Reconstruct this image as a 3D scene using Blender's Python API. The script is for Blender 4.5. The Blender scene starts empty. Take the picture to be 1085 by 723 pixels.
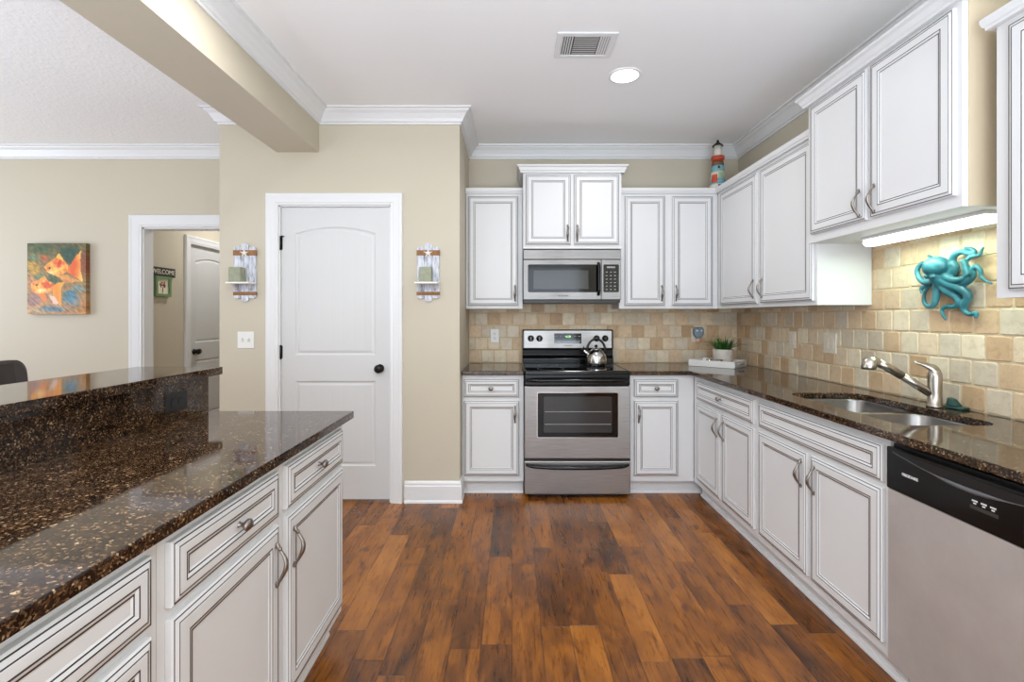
import bpy, bmesh, math, random
from mathutils import Vector, Matrix, noise
random.seed(7)
PI = math.pi
S = bpy.context.scene
COL = S.collection

# ------------------------------------------------------------------ camera, light, exposure
cam_d = bpy.data.cameras.new('camera')
cam = bpy.data.objects.new('camera', cam_d); COL.objects.link(cam)
cam.location = (0, 0, 1.31); cam.rotation_euler = (PI/2, 0, 0)
cam_d.sensor_fit = 'HORIZONTAL'; cam_d.sensor_width = 36
cam_d.lens = 36*510/1085
cam_d.shift_y = -26/1085
cam_d.clip_start = 0.02
S.camera = cam
S.view_settings.view_transform = 'Standard'; S.view_settings.look = 'None'
S.view_settings.gamma = 1; S.view_settings.use_curve_mapping = False
S.view_settings.exposure = -0.13
S.cycles.use_denoising = True
S.cycles.max_bounces = 10; S.cycles.diffuse_bounces = 6; S.cycles.glossy_bounces = 5
S.cycles.sample_clamp_indirect = 6
S.cycles.caustics_reflective = False; S.cycles.caustics_refractive = False

W_ = bpy.data.worlds.new('sky'); S.world = W_; W_.use_nodes = True
bg = W_.node_tree.nodes['Background']; bg.inputs[0].default_value = (0.93, 0.97, 1, 1); bg.inputs[1].default_value = 1.0

def area(name, loc, rot, sx, sy, power, color=(1, 1, 1), shape='RECTANGLE', spread=PI):
    l = bpy.data.lights.new(name, 'AREA'); l.shape = shape; l.size = sx; l.size_y = sy
    l.energy = power; l.color = color; l.spread = spread
    o = bpy.data.objects.new(name, l); COL.objects.link(o); o.location = loc; o.rotation_euler = rot
    return o
DAY = (0.84, 0.96, 1.10)
REAR_Y, LEFT_X, CEIL = -3.4, -6.0, 2.76
RW = [(-3.6, 3.2), (0.0, 3.0)]                  # unseen rear openings, widened to add low fill light: centre x, width  (z 0.08..2.40)
LW = [(0.2, 1.7), (2.6, 1.5)]                   # left window openings: centre y, width (z 0.75..2.3)
for (cx, w), pw_ in zip(RW, (14, 92)):
    area('window_daylight', (cx, REAR_Y+0.02, 1.24), (PI/2, 0, 0), w, 2.3, pw_, DAY)
for (cy, w), pw_ in zip(LW, (6, 54)):
    area('window_daylight', (LEFT_X+0.02, cy, 1.52), (0, -PI/2, 0), 1.55, w, pw_, DAY)
# added unseen upward fill lamps that brighten the kitchen and left-room ceilings
area('added_upward_fill', (0.1, -1.05, 0.75), (PI, 0, 0), 2.8, 1.9, 180, DAY)
area('added_upward_fill', (0.1, -2.5, 0.75), (PI, 0, 0), 2.8, 0.9, 110, DAY)
area('added_upward_fill', (-3.7, 1.0, 0.75), (PI, 0, 0), 2.0, 2.4, 42, DAY)

# ------------------------------------------------------------------ helpers
def lin(c):
    return tuple(((v/255)/12.92 if v/255 <= 0.04045 else ((v/255+0.055)/1.055)**2.4) for v in c)
class NT:
    """small wrapper for node trees"""
    def __init__(s, name):
        s.m = bpy.data.materials.new(name); s.m.use_nodes = True
        s.t = s.m.node_tree; s.b = s.t.nodes['Principled BSDF']
    def n(s, typ, **kw):
        o = s.t.nodes.new(typ)
        for k, v in kw.items():
            if k.startswith('i_'):
                key = k[2:]
                key = int(key) if key.isdigit() else key
                s.set(o.inputs[key], v)
            else: setattr(o, k, v)
        return o
    def set(s, inp, v):
        if isinstance(v, bpy.types.NodeSocket): s.t.links.new(v, inp)
        else:
            if isinstance(v, (tuple, list)) and len(v) == 3 and inp.type == 'RGBA': v = (*v, 1)
            inp.default_value = v
    def p(s, **kw):
        for k, v in kw.items(): s.set(s.b.inputs[k.replace('_', ' ')], v)
        return s
    def math(s, op, a, b=0.0, c=0.0):
        o = s.n('ShaderNodeMath', operation=op); s.set(o.inputs[0], a); s.set(o.inputs[1], b); s.set(o.inputs[2], c)
        return o.outputs[0]
    def ramp(s, fac, stops, interp='LINEAR'):
        o = s.n('ShaderNodeValToRGB'); e = o.color_ramp; e.interpolation = interp
        while len(e.elements) < len(stops): e.elements.new(0.5)
        for el, (pos, c) in zip(e.elements, stops):
            el.position = pos; el.color = (*c, 1) if len(c) == 3 else c
        s.set(o.inputs[0], fac); return o.outputs[0]
    def mix(s, fac, a, b, blend='MIX'):
        o = s.n('ShaderNodeMix', data_type='RGBA', blend_type=blend)
        s.set(o.inputs[0], fac); s.set(o.inputs[6], a); s.set(o.inputs[7], b); return o.outputs[2]
    def coord(s, scale=(1, 1, 1), which='Object'):
        c = s.n('ShaderNodeTexCoord'); mp = s.n('ShaderNodeMapping'); mp.inputs['Scale'].default_value = scale
        s.t.links.new(c.outputs[which], mp.inputs[0]); return mp.outputs[0]
    def noise(s, vec, scale, detail=4, rough=0.55, dist=0.0):
        o = s.n('ShaderNodeTexNoise'); s.set(o.inputs['Vector'], vec); o.inputs['Scale'].default_value = scale
        o.inputs['Detail'].default_value = detail; o.inputs['Roughness'].default_value = rough
        o.inputs['Distortion'].default_value = dist; return o.outputs['Fac']
    def bump(s, h, strength=0.2, dist=0.01):
        o = s.n('ShaderNodeBump'); o.inputs['Strength'].default_value = strength; o.inputs['Distance'].default_value = dist
        s.set(o.inputs['Height'], h); s.set(s.b.inputs['Normal'], o.outputs[0]); return s

def simple(name, rgb, rough=0.5, metal=0.0, var=0.03, scale=8, **kw):
    t = NT(name); c = lin(rgb)
    n = t.noise(t.coord(), scale, 3)
    hi = tuple(min(1, v*(1+var)) for v in c); lo = tuple(v*(1-var) for v in c)
    t.p(Base_Color=t.ramp(n, [(0.3, lo), (0.7, hi)]), Roughness=rough, Metallic=metal, **kw)
    return t.m
def emit(name, rgb, strength):
    t = NT(name); t.p(Base_Color=(0.8, 0.8, 0.8), Emission_Color=lin(rgb), Emission_Strength=strength); return t.m

M = {}
def paint(name, rgb, tex=0.0, rough=0.6):
    t = NT(name); n = t.noise(t.coord(), 120, 3); c = lin(rgb)
    n2 = t.noise(t.coord(), 1.3, 2)
    t.p(Base_Color=t.ramp(n2, [(0.3, tuple(v*0.985 for v in c)), (0.7, c)]), Roughness=rough)
    if tex:
        v = t.noise(t.coord(), 38, 2, 0.5, 0.4)
        t.bump(t.ramp(v, [(0.45, (0, 0, 0)), (0.6, (1, 1, 1))]), tex, 0.004)
    else: t.bump(n, 0.04, 0.002)
    return t.m
M['wall'] = paint('beige wall paint', (195, 186, 167))
M['ceiling'] = paint('white ceiling paint', (243, 243, 243), 0.0, 0.8)
M['ceiling_tex'] = paint('textured ceiling paint', (243, 243, 243), 0.25, 0.8)
M['trim'] = paint('white trim paint', (222, 222, 222), 0, 0.35)
M['doorpaint'] = paint('white door paint', (206, 206, 205), 0, 0.38)
M['cab'] = simple('white cabinet paint', (217, 217, 217), 0.45, var=0.01, scale=3)
M['glaze'] = simple('dark brown glaze line', (46, 40, 36), 0.5, var=0.15, scale=30)
M['cabin'] = simple('cabinet melamine', (232, 233, 228), 0.4, var=0.01)
M['maple'] = simple('beige cabinet side', (204, 188, 160), 0.5, var=0.03, scale=5)
M['hardware'] = simple('aged nickel', (150, 141, 134), 0.34, 1.0, var=0.15, scale=60)
M['nickel'] = simple('brushed nickel', (182, 174, 164), 0.30, 1.0, var=0.12, scale=60)
M['chrome'] = simple('polished steel', (205, 203, 200), 0.12, 1.0, var=0.02)
M['black'] = simple('glossy black enamel', (9, 9, 10), 0.16, var=0.05, Specular_IOR_Level=0.35)
M['blackglass'] = simple('black glass', (6, 6, 7), 0.05, var=0.05, Specular_IOR_Level=0.35)
M['blackmat'] = simple('matte black plastic', (18, 18, 19), 0.4, var=0.05)
M['bronze'] = simple('oil rubbed bronze', (28, 24, 22), 0.35, 0.6, var=0.1)
M['ovenint'] = simple('oven window screen', (46, 46, 46), 0.10, var=0.1)
M['grey'] = simple('grey print', (150, 150, 152), 0.5)
M['whiteplastic'] = simple('white plastic', (226, 225, 220), 0.35, var=0.01)
M['tileplate'] = simple('stone-coloured plate', (218, 208, 190), 0.45, var=0.06, scale=60)
M['slot'] = simple('dark slot', (50, 48, 46), 0.6)
M['lip'] = simple('grey glossy lip', (92, 92, 95), 0.3)
M['letters'] = simple('pale lettering', (215, 215, 212), 0.5)
M['green_digits'] = emit('green display digits', (120, 235, 60), 1.6)
M['lamp'] = emit('lit lamp lens', (255, 250, 240), 9)
M['tube'] = emit('lit fluorescent lens', (238, 255, 250), 3.2)

def stainless(name, lo, hi):
    t = NT(name)
    n = t.noise(t.coord((1, 1, 60)), 6, 5, 0.6)
    n2 = t.noise(t.coord((3, 3, 0.4)), 2, 2)
    t.p(Base_Color=t.ramp(n, [(0.3, lin(lo)), (0.7, lin(hi))]), Metallic=1.0,
        Roughness=t.ramp(n2, [(0.3, (0.40,)*3), (0.7, (0.50,)*3)]), Anisotropic=0.6)
    tg = t.n('ShaderNodeTangent', direction_type='RADIAL', axis='Z'); t.set(t.b.inputs['Tangent'], tg.outputs[0])
    t.bump(n, 0.03, 0.001)
    return t.m
M['steel'] = stainless('brushed stainless steel', (156, 153, 151), (184, 181, 179))
M['mwsteel_dimmed'] = stainless('brushed stainless steel with dimmed reflection', (130, 128, 126), (152, 149, 147))  # same steel as the range, darkened to mute the microwave's bright reflection
M['sinksteel'] = simple('satin sink steel', (138, 136, 134), 0.32, 1.0, var=0.08, scale=20)
def dw_steel():
    t = NT('satin stainless steel panel')
    n = t.noise(t.coord((1, 60, 1)), 6, 5, 0.6)
    t.p(Base_Color=t.ramp(n, [(0.3, lin((186, 181, 178))), (0.7, lin((199, 194, 191)))]), Metallic=0.42, Roughness=0.45)
    return t.m
M['dwsteel'] = dw_steel()

def granite():
    t = NT('brown speckled granite')
    co = t.coord()
    v = t.n('ShaderNodeTexVoronoi'); t.set(v.inputs['Vector'], co); v.inputs['Scale'].default_value = 240
    v.inputs['Randomness'].default_value = 1
    sep = t.n('ShaderNodeSeparateColor'); t.set(sep.inputs[0], v.outputs['Color'])
    cells = t.ramp(sep.outputs[0], [(0.0, lin((30, 20, 14))), (0.28, lin((44, 30, 21))), (0.46, lin((66, 47, 32))),
                                    (0.68, lin((26, 19, 15))), (0.78, lin((90, 67, 45))), (0.89, lin((116, 93, 67))), (0.97, lin((152, 134, 108)))], 'CONSTANT')
    n = t.noise(co, 26, 4)
    big = t.ramp(n, [(0.38, (0.55, 0.5, 0.45)), (0.62, (1.25, 1.2, 1.15))])
    c = t.mix(1.0, cells, big, 'MULTIPLY')
    t.p(Base_Color=c, Roughness=0.06, Specular_IOR_Level=0.45)
    return t.m
M['granite'] = granite()

def woodfloor():
    t = NT('hand scraped wood planks')
    c = t.n('ShaderNodeTexCoord'); sp = t.n('ShaderNodeSeparateXYZ'); t.set(sp.inputs[0], c.outputs['Object'])
    x, y = sp.outputs[0], sp.outputs[1]
    px = t.math('DIVIDE', x, 0.122); row = t.math('FLOOR', px); fx = t.math('FRACT', px)
    wn = t.n('ShaderNodeTexWhiteNoise', noise_dimensions='1D'); t.set(wn.inputs['W'], row)
    ln = t.math('MULTIPLY_ADD', wn.outputs[0], 0.5, 0.62)
    py = t.math('DIVIDE', t.math('MULTIPLY_ADD', wn.outputs[0], 9.7, y), ln)
    seg = t.math('FLOOR', py); fy = t.math('FRACT', py)
    idv = t.n('ShaderNodeCombineXYZ'); t.set(idv.inputs[0], row); t.set(idv.inputs[1], seg)
    w2 = t.n('ShaderNodeTexWhiteNoise', noise_dimensions='2D'); t.set(w2.inputs['Vector'], idv.outputs[0])
    off = t.n('ShaderNodeVectorMath', operation='SCALE'); t.set(off.inputs[0], w2.outputs['Color']); off.inputs['Scale'].default_value = 30
    def vec(sx, sy):
        m = t.n('ShaderNodeMapping'); m.inputs['Scale'].default_value = (sx, sy, 1); t.set(m.inputs[0], c.outputs['Object'])
        a = t.n('ShaderNodeVectorMath', operation='ADD'); t.set(a.inputs[0], m.outputs[0]); t.set(a.inputs[1], off.outputs[0]); return a.outputs[0]
    grain = t.noise(vec(26, 2.2), 3.0, 6, 0.62, 0.6)
    mott = t.noise(vec(7, 2.6), 1.8, 5, 0.6, 0.6)
    knots = t.noise(vec(8, 5), 1.2, 3, 0.5, 0.6)
    tone = t.math('ADD', t.math('MULTIPLY', w2.outputs[0], 0.24), t.math('ADD', t.math('MULTIPLY', mott, 0.52), t.math('MULTIPLY', grain, 0.26)))
    col = t.ramp(tone, [(0.32, lin((58, 31, 11))), (0.44, lin((102, 58, 19))), (0.57, lin((144, 86, 28))), (0.75, lin((182, 117, 46)))])
    kn = t.ramp(knots, [(0.61, (1, 1, 1)), (0.71, (0.36, 0.31, 0.29))])
    col = t.mix(0.9, col, kn, 'MULTIPLY')
    ex = t.math('MINIMUM', fx, t.math('SUBTRACT', 1.0, fx)); ey = t.math('MINIMUM', fy, t.math('SUBTRACT', 1.0, fy))
    gx = t.ramp(ex, [(0.0, (0, 0, 0)), (0.022, (1, 1, 1))]); gy = t.ramp(ey, [(0.0, (0, 0, 0)), (0.0035, (1, 1, 1))])
    gap = t.math('MINIMUM', gx, gy)
    col = t.mix(t.math('MULTIPLY', t.math('SUBTRACT', 1.0, gap), 0.75), col, lin((26, 11, 5)))
    t.p(Base_Color=col, Roughness=t.ramp(grain, [(0.3, (0.24,)*3), (0.7, (0.36,)*3)]), Specular_IOR_Level=0.5)
    h = t.math('ADD', t.math('MULTIPLY', gap, 0.8), t.math('ADD', t.math('MULTIPLY', mott, 0.35), t.math('MULTIPLY', grain, 0.18)))
    t.bump(h, 0.35, 0.004)
    return t.m
M['floor'] = woodfloor()

def travertine():
    t = NT('tumbled travertine')
    a = t.n('ShaderNodeVertexColor', layer_name='Col')
    co = t.coord()
    n = t.noise(co, 30, 6, 0.65, 0.5); n2 = t.noise(co, 9, 3, 0.5)
    c = t.mix(0.55, a.outputs[0], t.ramp(n, [(0.3, (0.72, 0.66, 0.58)), (0.5, (1, 1, 1)), (0.75, (1.12, 1.1, 1.06))]), 'MULTIPLY')
    c = t.mix(0.35, c, t.ramp(n2, [(0.35, (0.84, 0.78, 0.70)), (0.65, (1.1, 1.08, 1.04))]), 'MULTIPLY')
    pits = t.noise(co, 95, 2, 0.5)
    t.p(Base_Color=c, Roughness=0.52)
    t.bump(t.math('ADD', n, t.ramp(pits, [(0.3, (0, 0, 0)), (0.42, (0.8,)*3)])), 0.25, 0.003)
    return t.m
M['tile'] = travertine()
M['grout'] = simple('sand grout', (206, 186, 152), 0.9, var=0.06, scale=60)
def vcol(name, rough=0.6):
    t = NT(name); a = t.n('ShaderNodeVertexColor', layer_name='Col')
    n = t.noise(t.coord(), 260, 3); t.p(Base_Color=a.outputs[0], Roughness=rough); t.bump(n, 0.15, 0.002); return t.m
M['canvas'] = vcol('oil painted canvas', 0.55)

# ---- mesh builder
class MB:
    def __init__(s): s.v = []; s.f = []; s.mi = []; s.sm = []
    def add(s, vs, fs, mi=0, smooth=False):
        o = len(s.v); s.v += [tuple(p) for p in vs]
        for f in fs: s.f.append(tuple(i+o for i in f)); s.mi.append(mi); s.sm.append(smooth)
        return s
    def box(s, x0, x1, y0, y1, z0, z1, mi=0, skip=''):
        vs = [(x0, y0, z0), (x1, y0, z0), (x1, y1, z0), (x0, y1, z0), (x0, y0, z1), (x1, y0, z1), (x1, y1, z1), (x0, y1, z1)]
        F = {'b': (0, 3, 2, 1), 't': (4, 5, 6, 7), 'f': (0, 1, 5, 4), 'k': (2, 3, 7, 6), 'l': (3, 0, 4, 7), 'r': (1, 2, 6, 5)}
        return s.add(vs, [F[k] for k in F if k not in skip], mi)
    def rings(s, rings, mi=0, smooth=True, cap=True, close=True):
        n = len(rings[0]); vs = [p for r in rings for p in r]; fs = []
        for k in range(len(rings)-1):
            for i in range(n if close else n-1):
                j = (i+1) % n
                fs.append((k*n+i, k*n+j, (k+1)*n+j, (k+1)*n+i))
        s.add(vs, fs, mi, smooth)
        if cap:
            s.add(rings[0], [tuple(range(n))[::-1]], mi); s.add(rings[-1], [tuple(range(n))], mi)
        return s
    def lathe(s, prof, c=(0, 0, 0), axis='z', n=24, mi=0, smooth=True, sx=1, sy=1, cap=True):
        rs = []
        for r, h in prof:
            ring = []
            for i in range(n):
                a = 2*PI*i/n; p, q = r*math.cos(a)*sx, r*math.sin(a)*sy
                if axis == 'z': ring.append((c[0]+p, c[1]+q, c[2]+h))
                elif axis == '-y': ring.append((c[0]+p, c[1]-h, c[2]+q))
                elif axis == 'x': ring.append((c[0]+h, c[1]+p, c[2]+q))
                elif axis == '-x': ring.append((c[0]-h, c[1]-p, c[2]+q))
            rs.append(ring)
        return s.rings(rs, mi, smooth, cap)
    def tube(s, pts, rad, n=10, mi=0, flat=None, cap=True, sub=1):
        P = [Vector(p) for p in pts]
        R = list(rad) if isinstance(rad, (list, tuple)) else [rad]*len(P)
        if sub > 1:
            Q = []; RR = []
            for i in range(len(P)-1):
                p0 = P[max(i-1, 0)]; p1 = P[i]; p2 = P[i+1]; p3 = P[min(i+2, len(P)-1)]
                for k in range(sub):
                    u = k/sub
                    Q.append(0.5*((2*p1)+(p2-p0)*u+(2*p0-5*p1+4*p2-p3)*u*u+(3*p1-p0-3*p2+p3)*u**3)); RR.append(R[i]*(1-u)+R[i+1]*u)
            Q.append(P[-1]); RR.append(R[-1]); P, R = Q, RR
        up = None; rs = []
        for i, p in enumerate(P):
            d = (P[min(i+1, len(P)-1)]-P[max(i-1, 0)]).normalized()
            if up is None:
                up = Vector((1, 0, 0)) if abs(d.x) < 0.8 else Vector((0, 1, 0))
            up = (up - d*up.dot(d)).normalized(); w = d.cross(up)
            f = flat or (1, 1)
            rs.append([tuple(p+(up*math.cos(2*PI*k/n)*f[0]+w*math.sin(2*PI*k/n)*f[1])*R[i]) for k in range(n)])
        return s.rings(rs, mi, True, cap)
    def sweep(s, path, prof, z0=0.0, mi=0, cap=True):
        """path: plan polyline; prof: (distance to the right of the path, z) closed loop"""
        P = [Vector((p[0], p[1])) for p in path]; rs = []
        for i, p in enumerate(P):
            ns = []
            if i > 0: d = (P[i]-P[i-1]).normalized(); ns.append(Vector((d.y, -d.x)))
            if i < len(P)-1: d = (P[i+1]-P[i]).normalized(); ns.append(Vector((d.y, -d.x)))
            if len(ns) == 2:
                m = (ns[0]+ns[1]); m = m/m.length_squared*2
            else: m = ns[0]
            rs.append([(p.x+m.x*d_, p.y+m.y*d_, z0+z_) for d_, z_ in prof])
        return s.rings(rs, mi, False, cap)
    def loops(s, loops, mats, cap=True, capmi=0, back=False):
        """consecutive closed outlines (same number of points); mats[k] for strip k"""
        n = len(loops[0])
        for k in range(len(loops)-1):
            s.add(loops[k]+loops[k+1], [(i, (i+1) % n, n+(i+1) % n, n+i) for i in range(n)], mats[k])
        if cap: s.add(loops[-1], [tuple(range(n))], capmi)
        if back: s.add(loops[0], [tuple(range(n))[::-1]], mats[0])
        return s
    def xform(s, mat):
        s.v = [tuple(mat @ Vector(p)) for p in s.v]; return s
    def mesh(s, name, mats, fix=True):
        me = bpy.data.meshes.new(name); me.from_pydata(s.v, [], s.f); me.update()
        for m in mats: me.materials.append(m)
        for p, mi, sm in zip(me.polygons, s.mi, s.sm): p.material_index = mi; p.use_smooth = sm
        if fix:
            b = bmesh.new(); b.from_mesh(me); bmesh.ops.remove_doubles(b, verts=b.verts, dist=1e-5)
            bmesh.ops.recalc_face_normals(b, faces=b.faces); b.to_mesh(me); b.free()
        return me
    def build(s, name, mats, parent=None, fix=True, bevel=0, seg=2, auto=True):
        if not isinstance(mats, (list, tuple)): mats = [mats]
        mats = [M[m] if isinstance(m, str) else m for m in mats]
        loc = None
        if parent is None and auto:
            xs, ys, zs = zip(*s.v); loc = Vector(((min(xs)+max(xs))/2, (min(ys)+max(ys))/2, min(zs)))
            s.v = [tuple(Vector(p)-loc) for p in s.v]
        o = bpy.data.objects.new(name, s.mesh(name, mats, fix)); COL.objects.link(o)
        if loc is not None: o.location = loc
        if parent is not None: o.parent = parent
        if bevel:
            m = o.modifiers.new('bevel', 'BEVEL'); m.width = bevel; m.segments = seg; m.limit_method = 'ANGLE'; m.angle_limit = math.radians(40)
        return o

def tag(o, label=None, cat=None, group=None, kind=None):
    if label: o['label'] = label
    if cat: o['category'] = cat
    if group: o['group'] = group
    if kind: o['kind'] = kind
    return o
def thing(name, label, cat, loc=(0, 0, 0), rz=0, group=None):
    o = bpy.data.objects.new(name, None); COL.objects.link(o); o.location = loc; o.rotation_euler = (0, 0, rz)
    o.empty_display_size = 0.1
    return tag(o, label, cat, group)
def struct(o): o['kind'] = 'structure'; return o
def copy_tree(o, parent=None):
    c = o.copy(); COL.objects.link(c)
    if parent: c.parent = parent
    for ch in list(o.children): copy_tree(ch, c)
    return c
def rrect(x0, x1, y0, y1, r, n=6):
    pts = []
    for cx, cy, a0 in ((x1-r, y1-r, 0), (x0+r, y1-r, PI/2), (x0+r, y0+r, PI), (x1-r, y0+r, 1.5*PI)):
        for k in range(n+1):
            a = a0+PI/2*k/n; pts.append((cx+r*math.cos(a), cy+r*math.sin(a)))
    return pts
def plate_holes(outer, holes, z0, z1):
    """flat plate with holes, between z0 and z1"""
    b = bmesh.new(); es = []
    for lp in [outer]+holes:
        vs = [b.verts.new((x, y, z1)) for x, y in lp]
        es += [b.edges.new((vs[i], vs[(i+1) % len(vs)])) for i in range(len(vs))]
    bmesh.ops.triangle_fill(b, use_beauty=True, use_dissolve=False, edges=es)
    if z0 is not None and z0 != z1:
        r = bmesh.ops.extrude_face_region(b, geom=b.faces[:])
        bmesh.ops.translate(b, verts=[e for e in r['geom'] if isinstance(e, bmesh.types.BMVert)], vec=(0, 0, z0-z1))
    bmesh.ops.recalc_face_normals(b, faces=b.faces)
    b.verts.index_update()
    out = [tuple(v.co) for v in b.verts], [tuple(v.index for v in f.verts) for f in b.faces]; b.free(); return out
def text_mesh(body, size, depth=0.0006, align='CENTER', bold=0.0):
    cu = bpy.data.curves.new('lettering', 'FONT'); cu.body = body; cu.size = size; cu.extrude = depth; cu.align_x = align; cu.align_y = 'CENTER'; cu.offset = bold
    o = bpy.data.objects.new('lettering', cu); COL.objects.link(o)
    me = bpy.data.meshes.new_from_object(o.evaluated_get(bpy.context.evaluated_depsgraph_get()))
    bpy.data.objects.remove(o); bpy.data.curves.remove(cu); return me
def text(name, body, size, mat, parent, loc, rot=(PI/2, 0, 0), sx=1.0, bold=0.0):
    me = text_mesh(body, size, bold=bold); me.materials.clear(); me.materials.append(M[mat])
    o = bpy.data.objects.new(name, me); COL.objects.link(o); o.parent = parent; o.location = loc; o.rotation_euler = rot; o.scale = (sx, 1, 1)
    return o

# ------------------------------------------------------------------ setting
XR, YB, YP = 1.94, 4.13, 3.39
PX0, PX1 = -2.06, -0.369
BX0, BX1, BZ = -1.656, -1.359, 2.467
HY = 6.7
struct(MB().box(LEFT_X-0.1, 2.06, REAR_Y-0.1, HY+0.1, -0.06, 0).build('floor', 'floor', auto=False))
struct(MB().box(BX1-0.1, 2.06, REAR_Y-0.1, YB+0.12, CEIL, CEIL+0.08).build('ceiling', 'ceiling', auto=False))
struct(MB().box(LEFT_X-0.1, BX1-0.1, REAR_Y-0.1, HY+0.1, CEIL, CEIL+0.08).build('ceiling_left', 'ceiling_tex', auto=False))
struct(MB().box(PX1-0.1, XR+0.12, YB, YB+0.12, 0, CEIL).build('wall_back', 'wall', auto=False))
struct(MB().box(XR, XR+0.12, REAR_Y-0.1, YB, 0, CEIL).build('wall_right', 'wall', auto=False))
DX0, DX1, DZ = -1.642, -0.853, 2.092          # pantry door opening
struct(MB().box(PX0, DX0, YP, YP+0.11, 0, CEIL).box(DX1, PX1, YP, YP+0.11, 0, CEIL).box(DX0, DX1, YP, YP+0.11, DZ, CEIL).build('wall_pantry_front', 'wall', auto=False))
struct(MB().box(PX1-0.1, PX1, YP+0.11, YB, 0, CEIL).build('wall_pantry_right', 'wall', auto=False))
struct(MB().box(PX0, PX0+0.1, YP+0.11, YB+0.11, 0, CEIL).build('wall_pantry_left', 'wall', auto=False))
OX0, OX1, OZ = -3.17, -2.24, 2.075            # cased opening to the hall
struct(MB().box(LEFT_X, OX0, YB, YB+0.11, 0, CEIL).box(OX1, PX0, YB, YB+0.11, 0, CEIL).box(OX0, OX1, YB, YB+0.11, OZ, CEIL).build('wall_far', 'wall', auto=False))
HX = -3.33
HD0, HD1, HDZ = 4.975, 5.745, 2.06            # hall door opening along y
struct(MB().box(HX-0.1, HX, YB+0.11, HD0, 0, CEIL).box(HX-0.1, HX, HD1, HY, 0, CEIL).box(HX-0.1, HX, HD0, HD1, HDZ, CEIL).build('wall_hall_left', 'wall', auto=False))
struct(MB().box(HX-0.1, PX0+0.1, HY, HY+0.1, 0, CEIL).build('wall_hall_end', 'wall', auto=False))
struct(MB().box(PX0, PX0+0.1, YB+0.11, HY, 0, CEIL).build('wall_hall_right', 'wall', auto=False))
def wall_openings(axis, c, a0, a1, ops, z0, z1):
    m = MB(); cur = a0
    def bx(p, q, zz0, zz1):
        if axis == 'y': m.box(p, q, c-0.1, c, zz0, zz1)
        else: m.box(c-0.1, c, p, q, zz0, zz1)
    for oc, w in ops:
        bx(cur, oc-w/2, 0, CEIL); bx(oc-w/2, oc+w/2, 0, z0); bx(oc-w/2, oc+w/2, z1, CEIL); cur = oc+w/2
    bx(cur, a1, 0, CEIL); return m
struct(wall_openings('y', REAR_Y, LEFT_X-0.1, XR, RW, 0.08, 2.40).build('wall_rear', 'wall', auto=False))
struct(wall_openings('x', LEFT_X, REAR_Y, YB+0.11, LW, 0.75, 2.3).build('wall_left', 'wall', auto=False))
def window(name, c, w, z0, z1, axis):
    t = thing(name, None, None); t['kind'] = 'structure'
    f = MB()
    def bx(m, p, q, zz0, zz1, d0, d1):
        if axis == 'y': m.box(p, q, REAR_Y+d0, REAR_Y+d1, zz0, zz1)
        else: m.box(LEFT_X+d0, LEFT_X+d1, p, q, zz0, zz1)
    bx(f, c-w/2-0.09, c-w/2, z0-0.09, z1+0.09, 0, 0.02); bx(f, c+w/2, c+w/2+0.09, z0-0.09, z1+0.09, 0, 0.02)
    bx(f, c-w/2, c+w/2, z1, z1+0.09, 0, 0.02); bx(f, c-w/2, c+w/2, z0-0.09, z0, 0, 0.02)
    f.build('window_frame', 'trim', t)
    g = MB(); bx(g, c-0.025, c+0.025, z0, z1, -0.07, -0.03); bx(g, c-w/2, c+w/2, (z0+z1)/2-0.02, (z0+z1)/2+0.02, -0.07, -0.03)
    g.build('window_sash', 'trim', t)
for i, (c, w) in enumerate(RW): window('window_%d' % (i+1), c, w, 0.08, 2.40, 'y')
for i, (c, w) in enumerate(LW): window('window_%d' % (i+3), c, w, 0.75, 2.3, 'x')
struct(MB().box(BX0, BX1, REAR_Y, YP, BZ, CEIL).build('ceiling_beam', 'wall', auto=False))

CROWN = [(0, -0.10), (0.010, -0.10), (0.012, -0.088), (0.022, -0.084), (0.030, -0.066), (0.050, -0.036), (0.068, -0.022), (0.074, -0.012), (0.088, -0.010), (0.090, 0), (0, 0)]
struct(MB().sweep([(BX1, REAR_Y), (BX1, YP), (PX1, YP), (PX1, YB), (XR, YB), (XR, REAR_Y)], CROWN, CEIL).build('trim_1', 'trim', auto=False))
struct(MB().sweep([(LEFT_X, YB), (PX0, YB), (PX0, YP), (BX0, YP)], CROWN, CEIL).build('trim_2', 'trim', auto=False))
BASE = [(0, 0), (0.022, 0), (0.022, 0.010), (0.016, 0.02), (0.016, 0.118), (0.012, 0.124), (0.012, 0.138), (0.006, 0.150), (0, 0.152)]
struct(MB().sweep([(DX1+0.098, YP), (PX1, YP), (PX1, 3.515)], BASE).build('baseboard_right', 'trim', auto=False))
struct(MB().sweep([(OX1+0.115, YB), (PX0, YB), (PX0, YP), (DX0-0.098, YP)], BASE).build('baseboard_pantry', 'trim', auto=False))
struct(MB().sweep([(LEFT_X, YB), (OX0-0.115, YB)], BASE).build('baseboard_far', 'trim', auto=False))
struct(MB().sweep([(HX, YB+0.115), (HX, HD0-0.09)], BASE).build('baseboard_hall', 'trim', auto=False))

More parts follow.
